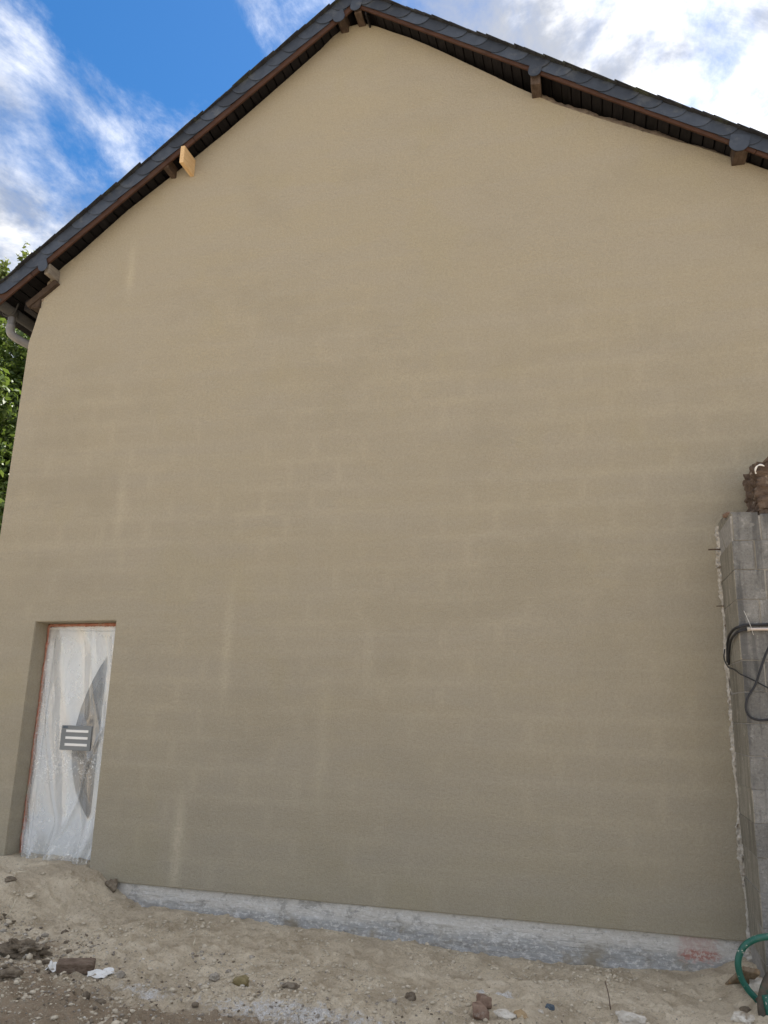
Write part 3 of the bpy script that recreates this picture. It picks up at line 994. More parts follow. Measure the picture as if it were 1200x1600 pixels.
# ---- door behind the film
door = link('door', box_mesh('door', DX0+0.075, DX1-0.03, 0.245, 0.30, 0.02, DZ-0.075, 0.004), M['pvc'], house)
door['label'] = 'white front door with a dark half moon window'
fr_v = [('frame', DX0+0.012, DX0+0.072, 0.225, 0.33, -0.3, DZ-0.012), ('frame', DX1-0.072+0.045, DX1-0.004, 0.225, 0.33, -0.3, DZ-0.012), ('frame', DX0+0.073, DX1-0.028, 0.226, 0.33, DZ-0.072, DZ-0.013), ('threshold', DX0+0.073, DX1-0.028, 0.225, 0.33, -0.3, 0.018)]
for n_, a, b, c_, d_, e, f_ in fr_v:
    link(n_, box_mesh(n_, a, b, c_, d_, e, f_, 0.004), M['pvc'], door)
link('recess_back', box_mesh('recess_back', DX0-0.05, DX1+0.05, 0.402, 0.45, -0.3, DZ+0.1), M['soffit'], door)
arc = [(-4.740, 2.005), (-4.80, 1.915), (-4.865, 1.79), (-4.924, 1.645), (-4.972, 1.50), (-5.004, 1.345), (-5.018, 1.20), (-5.013, 1.05), (-4.990, 0.92), (-4.955, 0.80), (-4.91, 0.695), (-4.855, 0.60), (-4.795, 0.52), (-4.755, 0.475)]
link('glass_border', prism_y('glass_border', arc+[(-4.735, 0.53), (-4.735, 1.95)], 0.238, 0.2445), M['glass_edge'], door)
inner = [(x*0.80-4.76*0.20+0.006, 1.22+(z-1.22)*0.80) for x, z in arc]
link('glass', prism_y('glass', inner+[(-4.757, 0.70), (-4.757, 1.78)], 0.234, 0.2378), M['glass'], door)
# foam and primer left in the joint round the frame
def foam_strip(p0, p1, w0, seed):
    p0, p1 = Vector(p0), Vector(p1)
    n = 110
    path = [p0.lerp(p1, i/n) for i in range(n+1)]
    path = [p+Vector((mnoise.noise(p*9+Vector((seed, 0, 0))), mnoise.noise(p*9+Vector((0, seed, 0))), 0))*0.006 for p in path]
    V, Fc = tube_geo(path, lambda t: w0*(0.75+0.75*abs(mnoise.noise(Vector((seed, t*28, 0))))), 8)
    o = link('sealant_strip', pydata('sealant_strip', V, Fc, True), M['foam'], door)
    return o
foam_strip((DX0+0.012, 0.202, 0.06), (DX0+0.012, 0.202, DZ-0.02), 0.017, 3.0)
foam_strip((DX0+0.01, 0.202, DZ-0.022), (DX1-0.01, 0.202, DZ-0.010), 0.018, 9.0)
foam_strip((DX1-0.010, 0.202, 0.06), (DX1-0.010, 0.202, DZ-0.02), 0.014, 5.0)

# ---- the film itself: its own thing, taped over the door
NU, NW = 110, 200
u = np.linspace(0, 1, NU)
v = np.linspace(0, 1, NW)          # 0 top .. 1 bottom
UU, VV = np.meshgrid(u, v, indexing='ij')
xl = DX0+0.035+0.012*np.sin(VV*23)*VV
xr = DX1-0.012
FX = xl+(xr-xl)*UU
FZ = (DZ-0.045)+(0.075-(DZ-0.045))*VV
FY = 0.172+0.012*np.sin(UU*3.1)
fold = 0.020*np.sin((UU*5.0-VV*1.7)*2*math.pi*0.55+2.5*fbm(UU*2, VV*2, 131, 3))
fold += 0.030*(fbm(UU*6-VV*2.2, VV*1.5, 133, 4)-0.5)
crease = np.abs(fbm(UU*4.5-VV*2.5+3, VV*1.1, 137, 3)-0.5)
fold -= 0.012*np.exp(-(crease/0.018)**2)
diag = np.abs((UU-0.78)+(VV-0.55)*0.75+0.06*(fbm(UU*3, VV*3, 139, 2)-0.5))
fold -= 0.016*np.exp(-(diag/0.016)**2)*sstep(0.15, 0.4, VV)
edge = np.clip(np.minimum(UU, 1-UU)*12, 0, 1)*np.clip(VV*14, 0, 1)
FY = FY+fold*(0.25+0.75*edge)*(0.9+1.0*VV)
# bellied, bunched foot
bot = sstep(0.80, 1.0, VV)
FY = FY-bot*0.13-0.045*bot*np.sin(UU*21+3*VV+1.5*fbm(UU*3, VV*3, 143, 2))-0.022*bot*np.sin(UU*47+2)
FX = FX+bot*(0.03*np.sin(UU*12)-0.0)+bot*bot*np.clip(0.35-UU, 0, 1)*0.35-bot*np.clip(UU-0.8, 0, 1)*0.25
FZ = FZ+0.02*bot*np.sin(UU*15)-0.015*bot
press = np.exp(-(np.clip(np.abs(FX+4.93)-0.17, 0, 9)/0.05)**2-(np.clip(np.abs(FZ-1.22)-0.11, 0, 9)/0.06)**2)
FY = FY*(1-press)+0.168*press
fv = np.stack([FX, FY, FZ], -1).reshape(-1, 3)
ni = np.arange(len(fv)).reshape(NU, NW)
ff = [(int(ni[i, j]), int(ni[i+1, j]), int(ni[i+1, j+1]), int(ni[i, j+1])) for i in range(NU-1) for j in range(NW-1)]
film = link('plastic_sheet', pydata('plastic_sheet', fv, ff, True), M['film'])
tag(film, 'wrinkled translucent plastic sheet taped over the front door', 'plastic sheet')

pt_ = link('printed_label', box_mesh('printed_label', -5.105, -4.765, 0.158, 0.162, 1.100, 1.332, 0.001), M['plate'], film)
pt_['label'] = 'grey label with three white bars on the film'
for k in range(3):
    z = 1.280-0.064*k
    link('white_bar', box_mesh('white_bar', -5.050, -4.800, 0.155, 0.1575, z-0.012, z+0.012, 0.001), M['white'], film)
link('badge', box_mesh('badge', -5.090, -5.035, 0.155, 0.1575, 1.305, 1.326, 0.001), M['st_blue'], film)

# ------------------------------------------------------------------ concrete block wall at the right
bw = link('block_wall', None, None, None, (1.0, -0.62, -0.3))
tag(bw, 'weathered grey concrete block wall butting against the beige gable at the right', 'wall')
BX, BY0, BY1 = 1.004, -0.62, -0.035
core = link('joint_core', box_mesh('joint_core', BX+0.003, 3.4, BY0+0.005, BY1, -0.45, 3.045), M['joint'])
core.parent = bw
core.matrix_parent_inverse = bw.matrix_basis.inverted()


def block(x0, x1, y0, y1, z0, z1, mats, n=(4, 3, 3), chip=0.0028):
    bm = bmesh.new()
    bmesh.ops.create_cube(bm, size=1)
    for v in bm.verts:
        v.co = Vector(((x0+x1)/2+v.co.x*(x1-x0), (y0+y1)/2+v.co.y*(y1-y0), (z0+z1)/2+v.co.z*(z1-z0)))
    bmesh.ops.bevel(bm, geom=bm.edges[:], offset=0.004, segments=1, affect='EDGES')
    for v in bm.verts:
        v.co += Vector((rnd.uniform(-1, 1), rnd.uniform(-1, 1), rnd.uniform(-1, 1)))*chip
    for f in bm.faces:
        if f.normal.x < -0.6: f.material_index = 1
    me = bpy.data.meshes.new('block')
    bm.to_mesh(me)
    bm.free()
    o = link('block', me, mats)
    o.parent = bw
    o.matrix_parent_inverse = bw.matrix_basis.inverted()
    return o


CH = 0.2185
z = -0.42
row = 0
while z < 3.0:
    z1 = min(z+CH-0.004, 3.06)
    first = 0.20 if row % 2 else 0.145
    cj = rnd.uniform(-0.003, 0.003)
    # corner piece shows the smooth skim on its left flank
    if z1 > 2.95:
        block(BX+0.01, BX+first, BY0, BY0+0.30, z, z1+0.01, (M['block'], M['skim']), chip=0.008)
        block(BX+0.01, BX+first, BY0+0.306, BY1, z, z1+0.065, (M['block'], M['skim']), chip=0.008)
    else:
        block(BX+cj, BX+first, BY0+cj, BY1, z, z1, (M['block'], M['skim']))
    x = BX+first+0.007
    while x < 3.3:
        ln = 0.245 if (row % 2 == 0 and x < BX+0.3) else 0.493
        block(x, min(x+ln, 3.4), BY0+rnd.uniform(-0.006, 0.004), BY1, z, z1+(0.02*math.sin(x*5) if z1 > 2.95 else 0), (M['block'], M['skim']))
        x += ln+0.007
    z += CH
    row += 1

# ragged mortar squeezed out where the block wall meets the gable
V, Fc = [], []
NZ, NA = 620, 10
for i in range(NZ+1):
    z = -0.22+i*(3.32)/NZ
    for k in range(NA):
        a = 2*math.pi*k/NA
        nn = mnoise.noise(Vector((z*14, math.cos(a)*1.2, math.sin(a)*1.2)))
        n2 = mnoise.noise(Vector((z*45, math.cos(a)*2, math.sin(a)*2+7)))
        rr = (0.012+0.020*max(0.0, min(1.0, 0.5+1.3*mnoise.noise(Vector((z*2.4, 4, 1))))))*(1+0.75*nn+0.7*n2)+0.010*max(0, mnoise.noise(Vector((z*3.1, 0, 3))))
        V.append((1.002+rr*math.cos(a)*0.85+0.010*mnoise.noise(Vector((z*2.2, 0, 0))), -0.022+rr*math.sin(a), z+0.004*n2))
for i in range(NZ):
    for k in range(NA):
        a, b = i*NA+k, i*NA+(k+1) % NA
        Fc.append((a, b, b+NA, a+NA))
o = link('mortar_edge', pydata('mortar_edge', V, Fc), M['mortar'])
o.parent = bw
o.matrix_parent_inverse = bw.matrix_basis.inverted()
o['label'] = 'ragged line of pale mortar along the joint with the gable'


# ------------------------------------------------------------------ rough lumps
def lump_mesh(name, sx_, sy_, sz_, seed, amp=0.35, sub=3, freq=1.6, flat=0.0, boxy=0.0):
    bm = bmesh.new()
    bmesh.ops.create_icosphere(bm, subdivisions=sub, radius=1)
    rs = random.Random(seed)
    planes = []
    for k in range(9):
        d_ = Vector((rs.gauss(0, 1), rs.gauss(0, 1), rs.gauss(0, 1))).normalized()
        planes.append((d_, rs.uniform(0.62, 0.9)))
    for v in bm.verts:
        c = v.co.copy()
        if boxy:
            mx = max(abs(c.x), abs(c.y), abs(c.z))
            c = c.lerp(c/mx*0.85, boxy)
        for d_, h in planes:
            dd = c.dot(d_)
            if dd > h: c -= d_*(dd-h)*0.85
        c *= 1+amp*(mnoise.noise(c*freq+Vector((seed, 0, 0)))+0.5*mnoise.noise(c*freq*2.7+Vector((0, seed, 0)))+0.25*mnoise.noise(c*freq*6+Vector((0, 0, seed))))
        v.co = Vector((c.x*sx_, c.y*sy_, c.z*sz_))
    me = bpy.data.meshes.new(name)
    bm.to_mesh(me)
    bm.free()
    return me


# rubble wall end standing on the block wall
bm = bmesh.new()
bmesh.ops.create_cube(bm, size=1)
bmesh.ops.subdivide_edges(bm, edges=bm.edges[:], cuts=44, use_grid_fill=True)
for v in bm.verts:
    c = Vector((1.225+(v.co.x+0.5)*1.9, -0.545+(v.co.y+0.5)*0.47, 3.055+(v.co.z+0.5)*0.44))
    up = (v.co.z+0.5)
    if v.co.x > -0.45: c.z += up*0.12*min(1, (v.co.x+0.5)*4)
    cell = mnoise.voronoi(c*11)[0]
    nn = 0.7*mnoise.noise(c*7)+0.5*mnoise.noise(c*17)+0.6*mnoise.noise(c*38)+2.2*min(0.5, cell[1]-cell[0])-0.5
    dv = Vector((v.co.x, v.co.y*1.0, v.co.z)).normalized()
    c += dv*nn*0.035*(0.2+0.8*up if v.co.z < -0.4 else 1)
    v.co = c-Vector((1.9, -0.3, 3.05))
me = bpy.data.meshes.new('rubble_wall')
bm.to_mesh(me)
bm.free()
rub = link('rubble_wall', me, M['earth'], None, (1.9, -0.3, 3.05))
tag(rub, 'stub of brown earth and rubble masonry on top of the block wall', 'wall')
# thin curved flake of white plaster clinging to it
arc_pts = [(1.258+0.043*math.cos(a_), -0.585+0.012*math.sin(a_*2), 3.40+0.043*math.sin(a_)) for a_ in [R(55+k*17) for k in range(10)]]
ps = tube('plaster_flake', arc_pts, lambda t: 0.0065*(0.5+0.7*abs(math.sin(t*7.0))), M['paper'], None, 7, 3)
tag(ps, 'thin curved white plaster flake on the brown rubble above the block wall', 'plaster')
rt = link('roof_tile', lump_mesh('roof_tile', 0.055, 0.09, 0.022, 12, 0.25), M['brick'], None, (1.035, -0.48, 3.085))
rt.rotation_euler = (0.1, 0.15, 0.4)
tag(rt, 'broken brown tile piece on the top left corner of the block wall', 'tile')
ms = link('moss_patch', lump_mesh('moss_patch', 0.20, 0.03, 0.05, 15, 0.5), simple('moss', (0.10, 0.11, 0.055), (0.20, 0.20, 0.12), 30, 0.95, 0.8, 0.01), None, (1.42, -0.605, 3.03))
tag(ms, 'greenish moss growing under the rubble at the top of the block wall', 'moss')

# ------------------------------------------------------------------ cables, nails
FY_ = BY0-0.018
cb = tube('cable', [(0.985, -0.13, 2.00), (0.982, -0.19, 2.08), (0.978, -0.30, 2.17), (0.978, -0.52, 2.205), (0.992, -0.645, 2.215), (1.05, FY_-0.006, 2.232), (1.12, FY_, 2.234), (1.20, FY_, 2.238), (1.4, FY_, 2.26), (1.9, FY_, 2.27), (3.3, FY_, 2.30)], 0.0100, M['rubber'], None, 10)
tag(cb, 'thick black cable bending round the block wall corner above the conduit', 'cable')
cb2 = tube('cable', [(0.986, -0.17, 1.98), (0.982, -0.24, 2.06), (0.980, -0.38, 2.14), (0.982, -0.58, 2.17), (1.00, -0.65, 2.185), (1.04, FY_-0.004, 2.198), (1.075, FY_, 2.203)], 0.0095, M['rubber'], None, 10)
tag(cb2, 'short black cable feeding into the end of the pale conduit', 'cable')
cd = tube('conduit', [(1.07, FY_-0.004, 2.202), (1.2, FY_-0.004, 2.204), (1.9, FY_-0.004, 2.21), (3.3, FY_-0.004, 2.22)], 0.0105, M['conduit'], None, 10)
tag(cd, 'pale plastic conduit fixed along the block wall under the black cable', 'conduit')
V, Fc = tube_geo([Vector((1.055, FY_-0.004, 2.2015)), Vector((1.064, FY_-0.004, 2.2018)), Vector((1.074, FY_-0.004, 2.202))], 0.016, 10)
link('collar', pydata('collar', V, Fc, True), M['mortar'], cd)
lp = tube('cable', [(1.45, -0.66, 2.45), (1.30, -0.665, 2.27), (1.178, -0.665, 2.06), (1.128, -0.668, 1.946), (1.075, -0.67, 1.813), (1.020, -0.67, 1.724), (1.001, -0.67, 1.649), (1.025, -0.668, 1.593), (1.077, -0.665, 1.574), (1.138, -0.66, 1.576), (1.3, -0.66, 1.60), (1.7, -0.66, 1.75)], 0.0085, M['rubber'], None, 8)
tag(lp, 'black cable hanging in a loose loop on the block wall', 'cable')
wr = tube('wire', [(0.975, -0.10, 2.10), (0.962, -0.13, 2.03), (0.972, -0.22, 1.96), (0.985, -0.40, 1.93), (0.988, -0.645, 1.885), (1.04, -0.645, 1.86), (1.093, -0.645, 1.831), (1.16, -0.645, 1.793), (1.5, -0.645, 1.60)], 0.005, M['rubber'], None, 6)
tag(wr, 'thin black wire crossing behind the hanging cable loop', 'wire')
w2 = tube('wire', [(1.045, -0.640, 2.335), (1.062, -0.650, 2.28), (1.078, -0.664, 2.22), (1.094, -0.650, 2.16)], 0.0017, M['wire_pale'], None, 5)
tag(w2, 'thin pale wire strand across the thick black cable', 'wire')
for k, (z, ln, lab) in enumerate(((2.905, 0.085, 'rusty steel rod sticking out near the top of the block wall edge'), (2.445, 0.055, 'short nail sticking out above the cable at the block wall edge'))):
    nl = tube('nail', [(1.01, -0.05, z), (1.0-ln*0.5, -0.055, z), (1.0-ln, -0.06, z-0.002)], 0.006 if k == 0 else 0.004, M['steel'], None, 7, 2)
    tag(nl, lab, 'nail')

# ------------------------------------------------------------------ green painted tube, plank
gr = link('green_railing', None, None, None, (0.9, -0.9, gz(0.9, -0.9)))
tag(gr, 'chipped green painted metal loop at the bottom right corner', 'railing')
def child_tube(name, pts, r_, mat, seg=14):
    o = tube(name, pts, r_, mat, None, seg)
    o.parent = gr
    o.matrix_parent_inverse = gr.matrix_basis.inverted()
    return o
child_tube('loop', [(1.30, -0.80, 0.22), (1.16, -0.80, 0.235), (1.067, -0.80, 0.237), (0.985, -0.80, 0.227), (0.915, -0.80, 0.204), (0.856, -0.80, 0.162), (0.822, -0.80, 0.106), (0.810, -0.80, 0.046), (0.822, -0.80, -0.022), (0.855, -0.80, -0.084), (0.895, -0.80, -0.128), (0.915, -0.80, -0.150)], 0.0205, M['green'])
child_tube('post', [(1.16, -0.90, 0.15), (1.075, -0.90, 0.095), (0.985, -0.90, 0.03), (0.935, -0.91, -0.06), (0.915, -0.93, -0.15), (0.925, -0.96, -0.25), (0.96, -1.0, -0.36)], 0.030, M['rust_tube'])
child_tube('lower_tube', [(0.945, -0.93, -0.07), (0.955, -0.95, -0.13), (0.965, -0.97, -0.20), (0.985, -1.0, -0.32)], 0.034, M['green'])
child_tube('weld', [(0.90, -0.80, -0.135), (0.917, -0.845, -0.135), (0.93, -0.90, -0.125)], 0.013, M['rust_tube'])

pk_ = link('plank', box_mesh('plank', -0.055, 0.055, -0.016, 0.016, -0.30, 0.26, 0.006), M['plank'], None, (0.865, -0.50, -0.115))
pk_.rotation_euler = (R(62), R(8), R(4))
tag(pk_, 'muddy brown board leaning behind the green metal loop', 'board')

# ------------------------------------------------------------------ stones and debris
def stone(name, x, y, sx_, sy_, sz_, mat, seed, label, cat='stone', rot=(0, 0, 0), sink=0.25, group=None, **kw):
    o = link(name, lump_mesh(name, sx_, sy_, sz_, seed, kw.get('amp', 0.3), kw.get('sub', 3), kw.get('freq', 1.6), 0, kw.get('boxy', 0.0)), mat, None, (x, y, gz(x, y)+sz_*(1-2*sink)*0.8))
    o.rotation_euler = rot
    return tag(o, label, cat, group)


stone('stone', 0.955, -0.62, 0.075, 0.06, 0.055, M['st_white'], 5, 'white stone seen through the green metal loop', boxy=0.4)
stone('soil_clod', -3.80, -1.75, 0.135, 0.10, 0.060, M['st_dark'], 1, 'big dark clod of soil at the left edge beside a white stone', 'clod', (0, 0.1, 0.5), amp=0.75, freq=2.4, sub=4)
stone('stone', -3.91, -1.70, 0.045, 0.032, 0.030, M['st_white'], 2, 'small white stone beside the big dark clod', rot=(0, 0, 0.3))
stone('stone', -3.83, -1.55, 0.050, 0.035, 0.030, M['st_ochre'], 3, 'brown stone behind the big dark clod at the left', rot=(0.2, 0, 0.9))
stone('stone', -3.57, -2.15, 0.075, 0.055, 0.030, M['st_dark'], 4, 'flat dark stone at the left edge nearest the bottom', rot=(0, 0, 0.2))
stone('stone', -2.26, -1.60, 0.065, 0.05, 0.042, M['st_olive'], 6, 'angular olive brown stone in the middle left foreground', rot=(0.3, 0.2, 0.5), boxy=0.3)
stone('stone', -2.44, -1.62, 0.038, 0.03, 0.026, M['st_grey'], 7, 'small grey stone left of the olive brown stone')
stone('stone', -1.92, -1.62, 0.055, 0.035, 0.022, M['st_dark'], 8, 'flat dark stone right of the olive brown stone', rot=(0, 0, 0.4))
stone('stone', -3.02, -1.80, 0.040, 0.03, 0.028, M['st_grey'], 9, 'rounded grey stone beside the white scrap')
stone('stone', -1.17, -1.52, 0.036, 0.03, 0.030, M['st_dark'], 10, 'small dark stone standing left of the brick pieces')
stone('stone', -1.27, -1.60, 0.040, 0.025, 0.018, M['st_grey'], 11, 'flat grey stone left of the small dark stone')
stone('brick_piece', -0.735, -1.60, 0.062, 0.055, 0.055, M['brick'], 12, 'dusty brick lump, the nearer of the two', 'brick', (0.1, 0, 0.2), boxy=0.9, amp=0.14)
stone('brick_piece', -0.735, -1.44, 0.058, 0.05, 0.050, M['brick'], 13, 'reddish brick lump behind the dusty nearer one', 'brick', (0, 0.1, 0.7), boxy=0.85, amp=0.14)
stone('stone', -0.585, -1.61, 0.070, 0.04, 0.028, M['st_white'], 14, 'pale flat stone between the brick lumps and the ochre stone', rot=(0, 0.1, 0.1))
stone('stone', -0.505, -1.58, 0.048, 0.045, 0.038, M['st_ochre'], 15, 'rounded ochre stone at the bottom edge')
stone('stone', -0.345, -1.33, 0.030, 0.022, 0.022, M['st_blue'], 16, 'small blue grey stone right of the ochre stone', boxy=0.4)
stone('stone', -0.395, -1.44, 0.022, 0.018, 0.016, M['st_white'], 17, 'small round pale pebble beside the blue grey stone')
stone('stone', 0.12, -1.30, 0.095, 0.06, 0.055, M['st_white'], 18, 'large white angular stone at the bottom edge', rot=(0, 0.1, -0.2), boxy=0.35, amp=0.35)
stone('stone', 0.77, -1.14, 0.065, 0.05, 0.035, M['st_white'], 19, 'whitish stone at the foot of the green railing')
stone('stone', 0.83, -0.85, 0.040, 0.025, 0.018, M['st_dark'], 20, 'small dark clod in front of the leaning board', rot=(0.3, 0, 0.5))
stone('stone', -4.26, -0.03, 0.06, 0.05, 0.06, M['st_dark'], 21, 'dark lump of soil at the start of the plinth', 'clod', amp=0.4)
stone('stone', -4.62, -0.65, 0.05, 0.04, 0.022, M['sand_clod'], 22, 'sandy clod on the mound below the door', 'clod', amp=0.4)
stone('stone', -4.85, -0.62, 0.06, 0.035, 0.022, M['st_dark'], 23, 'dark clod on the mound below the door', 'clod', amp=0.45)

# wooden block with torn bag scraps
wb = link('wood_offcut', box_mesh('wood_offcut', -0.115, 0.115, -0.035, 0.035, -0.033, 0.033, 0.006), M['offcut'], None, (-3.30, -1.87, gz(-3.30, -1.87)+0.030))
for v_ in wb.data.vertices:
    v_.co += Vector((0.012*mnoise.noise(v_.co*40), 0.008*mnoise.noise(v_.co*55+Vector((3, 0, 0))), 0.007*mnoise.noise(v_.co*60)))
wb.rotation_euler = (0.25, 0.02, 0.35)
tag(wb, 'brown split wood offcut lying between two white scraps', 'wood')


def scrap(x, y, w_, h, seed, label, rz):
    bm = bmesh.new()
    bmesh.ops.create_grid(bm, x_segments=12, y_segments=10, size=0.5)
    for v in bm.verts:
        q = v.co*3+Vector((seed, 0, 0))
        edge_ = 1+0.25*mnoise.noise(v.co*6+Vector((0, seed, 0)))
        v.co = Vector((v.co.x*w_*edge_, v.co.y*h*edge_, 0.022*mnoise.noise(q)+0.012*mnoise.noise(q*2.5)+0.35*h*max(0, v.co.y)))
    r = bmesh.ops.extrude_face_region(bm, geom=bm.faces[:])
    for e in r['geom']:
        if isinstance(e, bmesh.types.BMVert): e.co.z += 0.0015
    bmesh.ops.recalc_face_normals(bm, faces=bm.faces)
    me = bpy.data.meshes.new('plastic_scrap')
    bm.to_mesh(me)
    bm.free()
    o = link('plastic_scrap', me, M['paper'], None, (x, y, gz(x, y)+0.018))
    o.rotation_euler = (0, 0, rz)
    return tag(o, label, 'scrap')


scrap(-3.44, -1.86, 0.12, 0.11, 2.0, 'white plastic scrap on the left of the wood offcut', 0.3)
scrap(-3.13, -1.84, 0.16, 0.09, 7.0, 'white torn plastic scrap on the right of the wood offcut', 0.7)
for x, y, ln, az, el, lab, mt_ in ((-4.98, -0.45, 0.13, 0.2, 0.1, 'bent white straw on the mound in front of the door', 'straw'), (-2.95, -0.95, 0.10, 1.9, 0.3, 'thin straw lying on the sand in the left middle', 'straw'),
                                   (-4.55, -0.98, 0.13, 1.4, 1.1, 'upright dry stalk at the left edge', 'straw'), (0.01, -1.05, 0.16, 1.9, 1.0, 'thin dark twig standing in the sand near the big white stone', 'steel')):
    d_ = Vector((math.cos(az)*math.cos(el), math.sin(az)*math.cos(el), math.sin(el)))
    b_ = Vector((x, y, gz(x, y)+0.008))
    o = tube('twig', [b_, b_+d_*ln*0.5+Vector((0.004, 0, 0.006)), b_+d_*ln], 0.0032, M[mt_], None, 5, 4)
    tag(o, lab, 'twig')


# loose gravel and crumbs: nobody could count them
def scatter(name, count, area, smin, smax, mats, seed, label, cat, bias=None):
    rs = np.random.RandomState(seed)
    bm = bmesh.new()
    bmesh.ops.create_icosphere(bm, subdivisions=1, radius=1)
    bv = np.array([v.co[:] for v in bm.verts])
    bf = np.array([[v.index for v in f.verts] for f in bm.faces])
    bm.free()
    X = rs.uniform(area[0], area[1], count*4)
    Y = rs.uniform(area[2], area[3], count*4)
    pr = bias(X, Y) if bias else np.ones_like(X)
    keep = rs.rand(count*4) < pr
    X, Y = X[keep][:count], Y[keep][:count]
    n = len(X)
    Z = ground_h(X, Y)
    S = smin*(smax/smin)**(rs.rand(n)**2.2)
    sc3 = np.stack([S*rs.uniform(0.8, 1.4, n), S*rs.uniform(0.7, 1.1, n), S*rs.uniform(0.45, 0.85, n)], -1)
    pts = bv[None]*(1+rs.uniform(-0.28, 0.28, (n, len(bv), 1)))*sc3[:, None, :]
    a = rs.uniform(0, 2*np.pi, n)
    ca_, sa_ = np.cos(a)[:, None], np.sin(a)[:, None]
    px2 = pts[..., 0]*ca_-pts[..., 1]*sa_
    py2 = pts[..., 0]*sa_+pts[..., 1]*ca_
    W = np.stack([px2+X[:, None], py2+Y[:, None], pts[..., 2]+(Z+sc3[:, 2]*0.35)[:, None]], -1).reshape(-1, 3)
    Fa = (bf[None]+(np.arange(n)*len(bv))[:, None, None]).reshape(-1, 3)
    me = bpy.data.meshes.new(name)
    me.vertices.add(len(W))
    me.vertices.foreach_set('co', W.astype(np.float32).ravel())
    me.loops.add(Fa.size)
    me.loops.foreach_set('vertex_index', Fa.astype(np.int32).ravel())
    me.polygons.add(len(Fa))
    me.polygons.foreach_set('loop_start', np.arange(0, Fa.size, 3, dtype=np.int32))
    mi = np.repeat(rs.randint(0, len(mats), n), len(bf)).astype(np.int32)
    for mm in mats: me.materials.append(mm)
    me.polygons.foreach_set('material_index', mi)
    me.update()
    me.validate()
    o = link(name, me)
    return tag(o, label, cat, None, 'stuff')


fg = lambda X, Y: np.clip(sstep(1.0, 2.0, -Y+0.10*(-X-2)+0.7*(fbm(X*1.4, Y*1.4, 151)-0.5)), 0.03, 1)
scatter('gravel', 6500, (-4.2, 1.3, -2.9, -0.9), 0.003, 0.014, [M['st_grey'], M['st_white'], M['st_dark'], M['sand_clod'], M['sand_clod'], M['st_grey']], 5, 'loose gravel and lime crumbs strewn over the foreground', 'gravel', fg)
scatter('sand_crumbs', 5200, (-6.2, 1.0, -2.6, -0.04), 0.004, 0.020, [M['sand_clod']], 6, 'crumbs of sand lying on the ground below the wall', 'crumbs',
        lambda X, Y: 0.08+0.9*sstep(0.5, 0.68, fbm(X*2.2, Y*2.2, 161)))
scatter('soil_crumbs', 1000, (-4.9, -2.2, -2.7, -0.9), 0.006, 0.028, [M['st_dark'], M['sand_clod'], M['sand_clod'], M['st_grey']], 8, 'dark crumbs of soil scattered at the left foreground', 'crumbs',
        lambda X, Y: sstep(0.42, 0.62, fbm(X*2.5, Y*2.5, 171))*sstep(-2.2, -3.4, X))


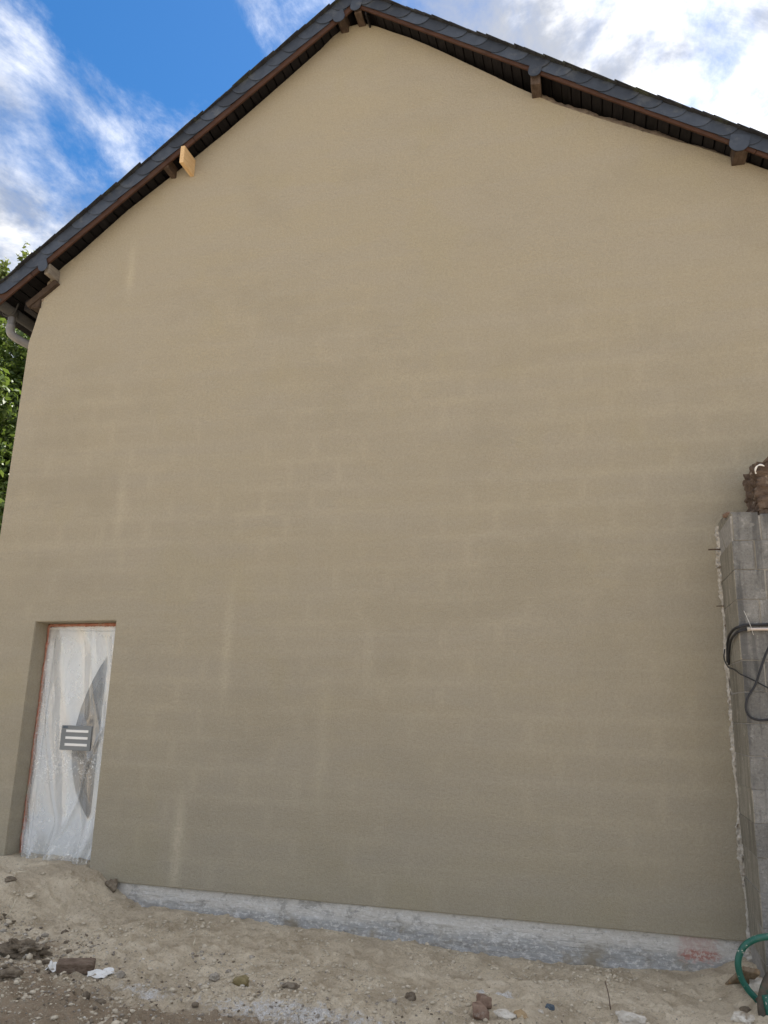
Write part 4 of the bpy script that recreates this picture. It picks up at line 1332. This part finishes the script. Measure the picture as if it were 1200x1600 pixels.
# ------------------------------------------------------------------ trees beyond the left corner
def make_tree(name, base, height, crown, n_leaf, lsize, mat, seed, label, spikes=0):
    rs = np.random.RandomState(seed)
    root = link(name, None, None, None, base)
    tag(root, label, 'tree', 'trees beyond the house')
    V, Fc = [], []
    tr_path = smooth_path([(0, 0, -0.3), (0.1, 0.05, height*0.3), (-0.1, 0.1, height*0.6), (0, 0, height*0.93)], 6)
    tube_geo(tr_path, lambda t: 0.24*(1-t)+0.03, 10, V, Fc)
    limbs = []
    for k in range(26):
        z = height*(0.22+0.68*k/26)
        a = k*2.4
        ln = crown*(0.95-0.5*abs(k/26-0.35))
        p0 = Vector((0, 0, z))
        p2 = Vector((math.cos(a)*ln, math.sin(a)*ln, z+ln*0.5))
        p1 = p0.lerp(p2, 0.5)+Vector((0, 0, -0.12*ln))
        limbs.append((p0, p1, p2))
        tube_geo(smooth_path([p0, p1, p2], 5), lambda t: 0.065*(1-t)+0.012, 6, V, Fc)
    link('trunk', pydata('trunk', V, Fc, True), M['bark'], root)
    # crown: clumps of leaves
    cl = []
    for p0, p1, p2 in limbs:
        for q in range(9):
            t = rs.uniform(0.35, 1.08)
            c = p0.lerp(p2, t)+Vector(rs.normal(0, 0.28, 3))
            cl.append((c, rs.uniform(0.30, 0.55)))
    for k in range(60):
        a, hh = rs.uniform(0, 2*math.pi), rs.uniform(0.2, 0.95)
        rr = crown*math.sqrt(max(0.05, 1-((hh-0.5)/0.52)**2))*rs.uniform(0.7, 1.0)
        cl.append((Vector((math.cos(a)*rr, math.sin(a)*rr, height*hh)), rs.uniform(0.3, 0.55)))
    for k in range(spikes):
        a, rr = rs.uniform(0, 2*math.pi), crown*rs.uniform(0.2, 0.9)
        sx_, sy_, st = ((0.74, 0.0, 0.29), (-0.05, 0.2, 0.24), (0.34, -0.3, 0.17), (1.1, 0.1, 0.15))[k] if k < 4 else (math.cos(a)*rr, math.sin(a)*rr, 0.17)
        for q in range(7):
            cl.append((Vector((sx_, sy_, height*0.92+q*st)), 0.32*(1-q/8.5)+0.03))
            cl.append((Vector((sx_+rs.uniform(-0.2, 0.2), sy_+rs.uniform(-0.2, 0.2), height*0.92+(q-2)*st)), 0.25))
    C = np.array([c[:] for c, r_ in cl])
    Rr = np.array([r_ for c, r_ in cl])
    wgt = Rr**2/np.sum(Rr**2)
    pick = rs.choice(len(cl), n_leaf, p=wgt)
    dirs = rs.normal(size=(n_leaf, 3))
    dirs /= np.linalg.norm(dirs, axis=1)[:, None]
    pos = C[pick]+dirs*(Rr[pick]*rs.rand(n_leaf)**0.4)[:, None]
    nrm = dirs*0.5+rs.normal(size=(n_leaf, 3))*0.6+np.array([0, 0, 0.5])
    nrm /= np.linalg.norm(nrm, axis=1)[:, None]
    t = np.cross(nrm, rs.normal(size=(n_leaf, 3)))
    t /= np.linalg.norm(t, axis=1)[:, None]
    b = np.cross(nrm, t)
    s = (lsize*rs.uniform(0.6, 1.3, n_leaf))[:, None]
    v0, v1, v2, v3 = pos-t*s, pos-b*s*0.5+nrm*s*0.12, pos+t*s, pos+b*s*0.5+nrm*s*0.12
    W = np.stack([v0, v1, v2, v3], 1).reshape(-1, 3).astype(np.float32)
    ii = np.arange(n_leaf)*4
    Fa = np.stack([np.stack([ii, ii+1, ii+2], -1), np.stack([ii, ii+2, ii+3], -1)], 1).reshape(-1, 3).astype(np.int32)
    me = bpy.data.meshes.new('crown')
    me.vertices.add(len(W))
    me.vertices.foreach_set('co', W.ravel())
    me.loops.add(Fa.size)
    me.loops.foreach_set('vertex_index', Fa.ravel())
    me.polygons.add(len(Fa))
    me.polygons.foreach_set('loop_start', np.arange(0, Fa.size, 3, dtype=np.int32))
    me.update()
    me.validate()
    link('crown', me, mat, root)


make_tree('broadleaf_tree', (-12.6, 6.2, -0.1), 9.6, 2.3, 60000, 0.085, M['leaf'], 3, 'dense green broadleaf tree behind the left corner of the house')
make_tree('tall_tree', (-16.7, 10.5, -0.1), 14.1, 2.4, 46000, 0.085, M['leaf2'], 8, 'taller yellow green tree with upright tips above the left roof end', 16)
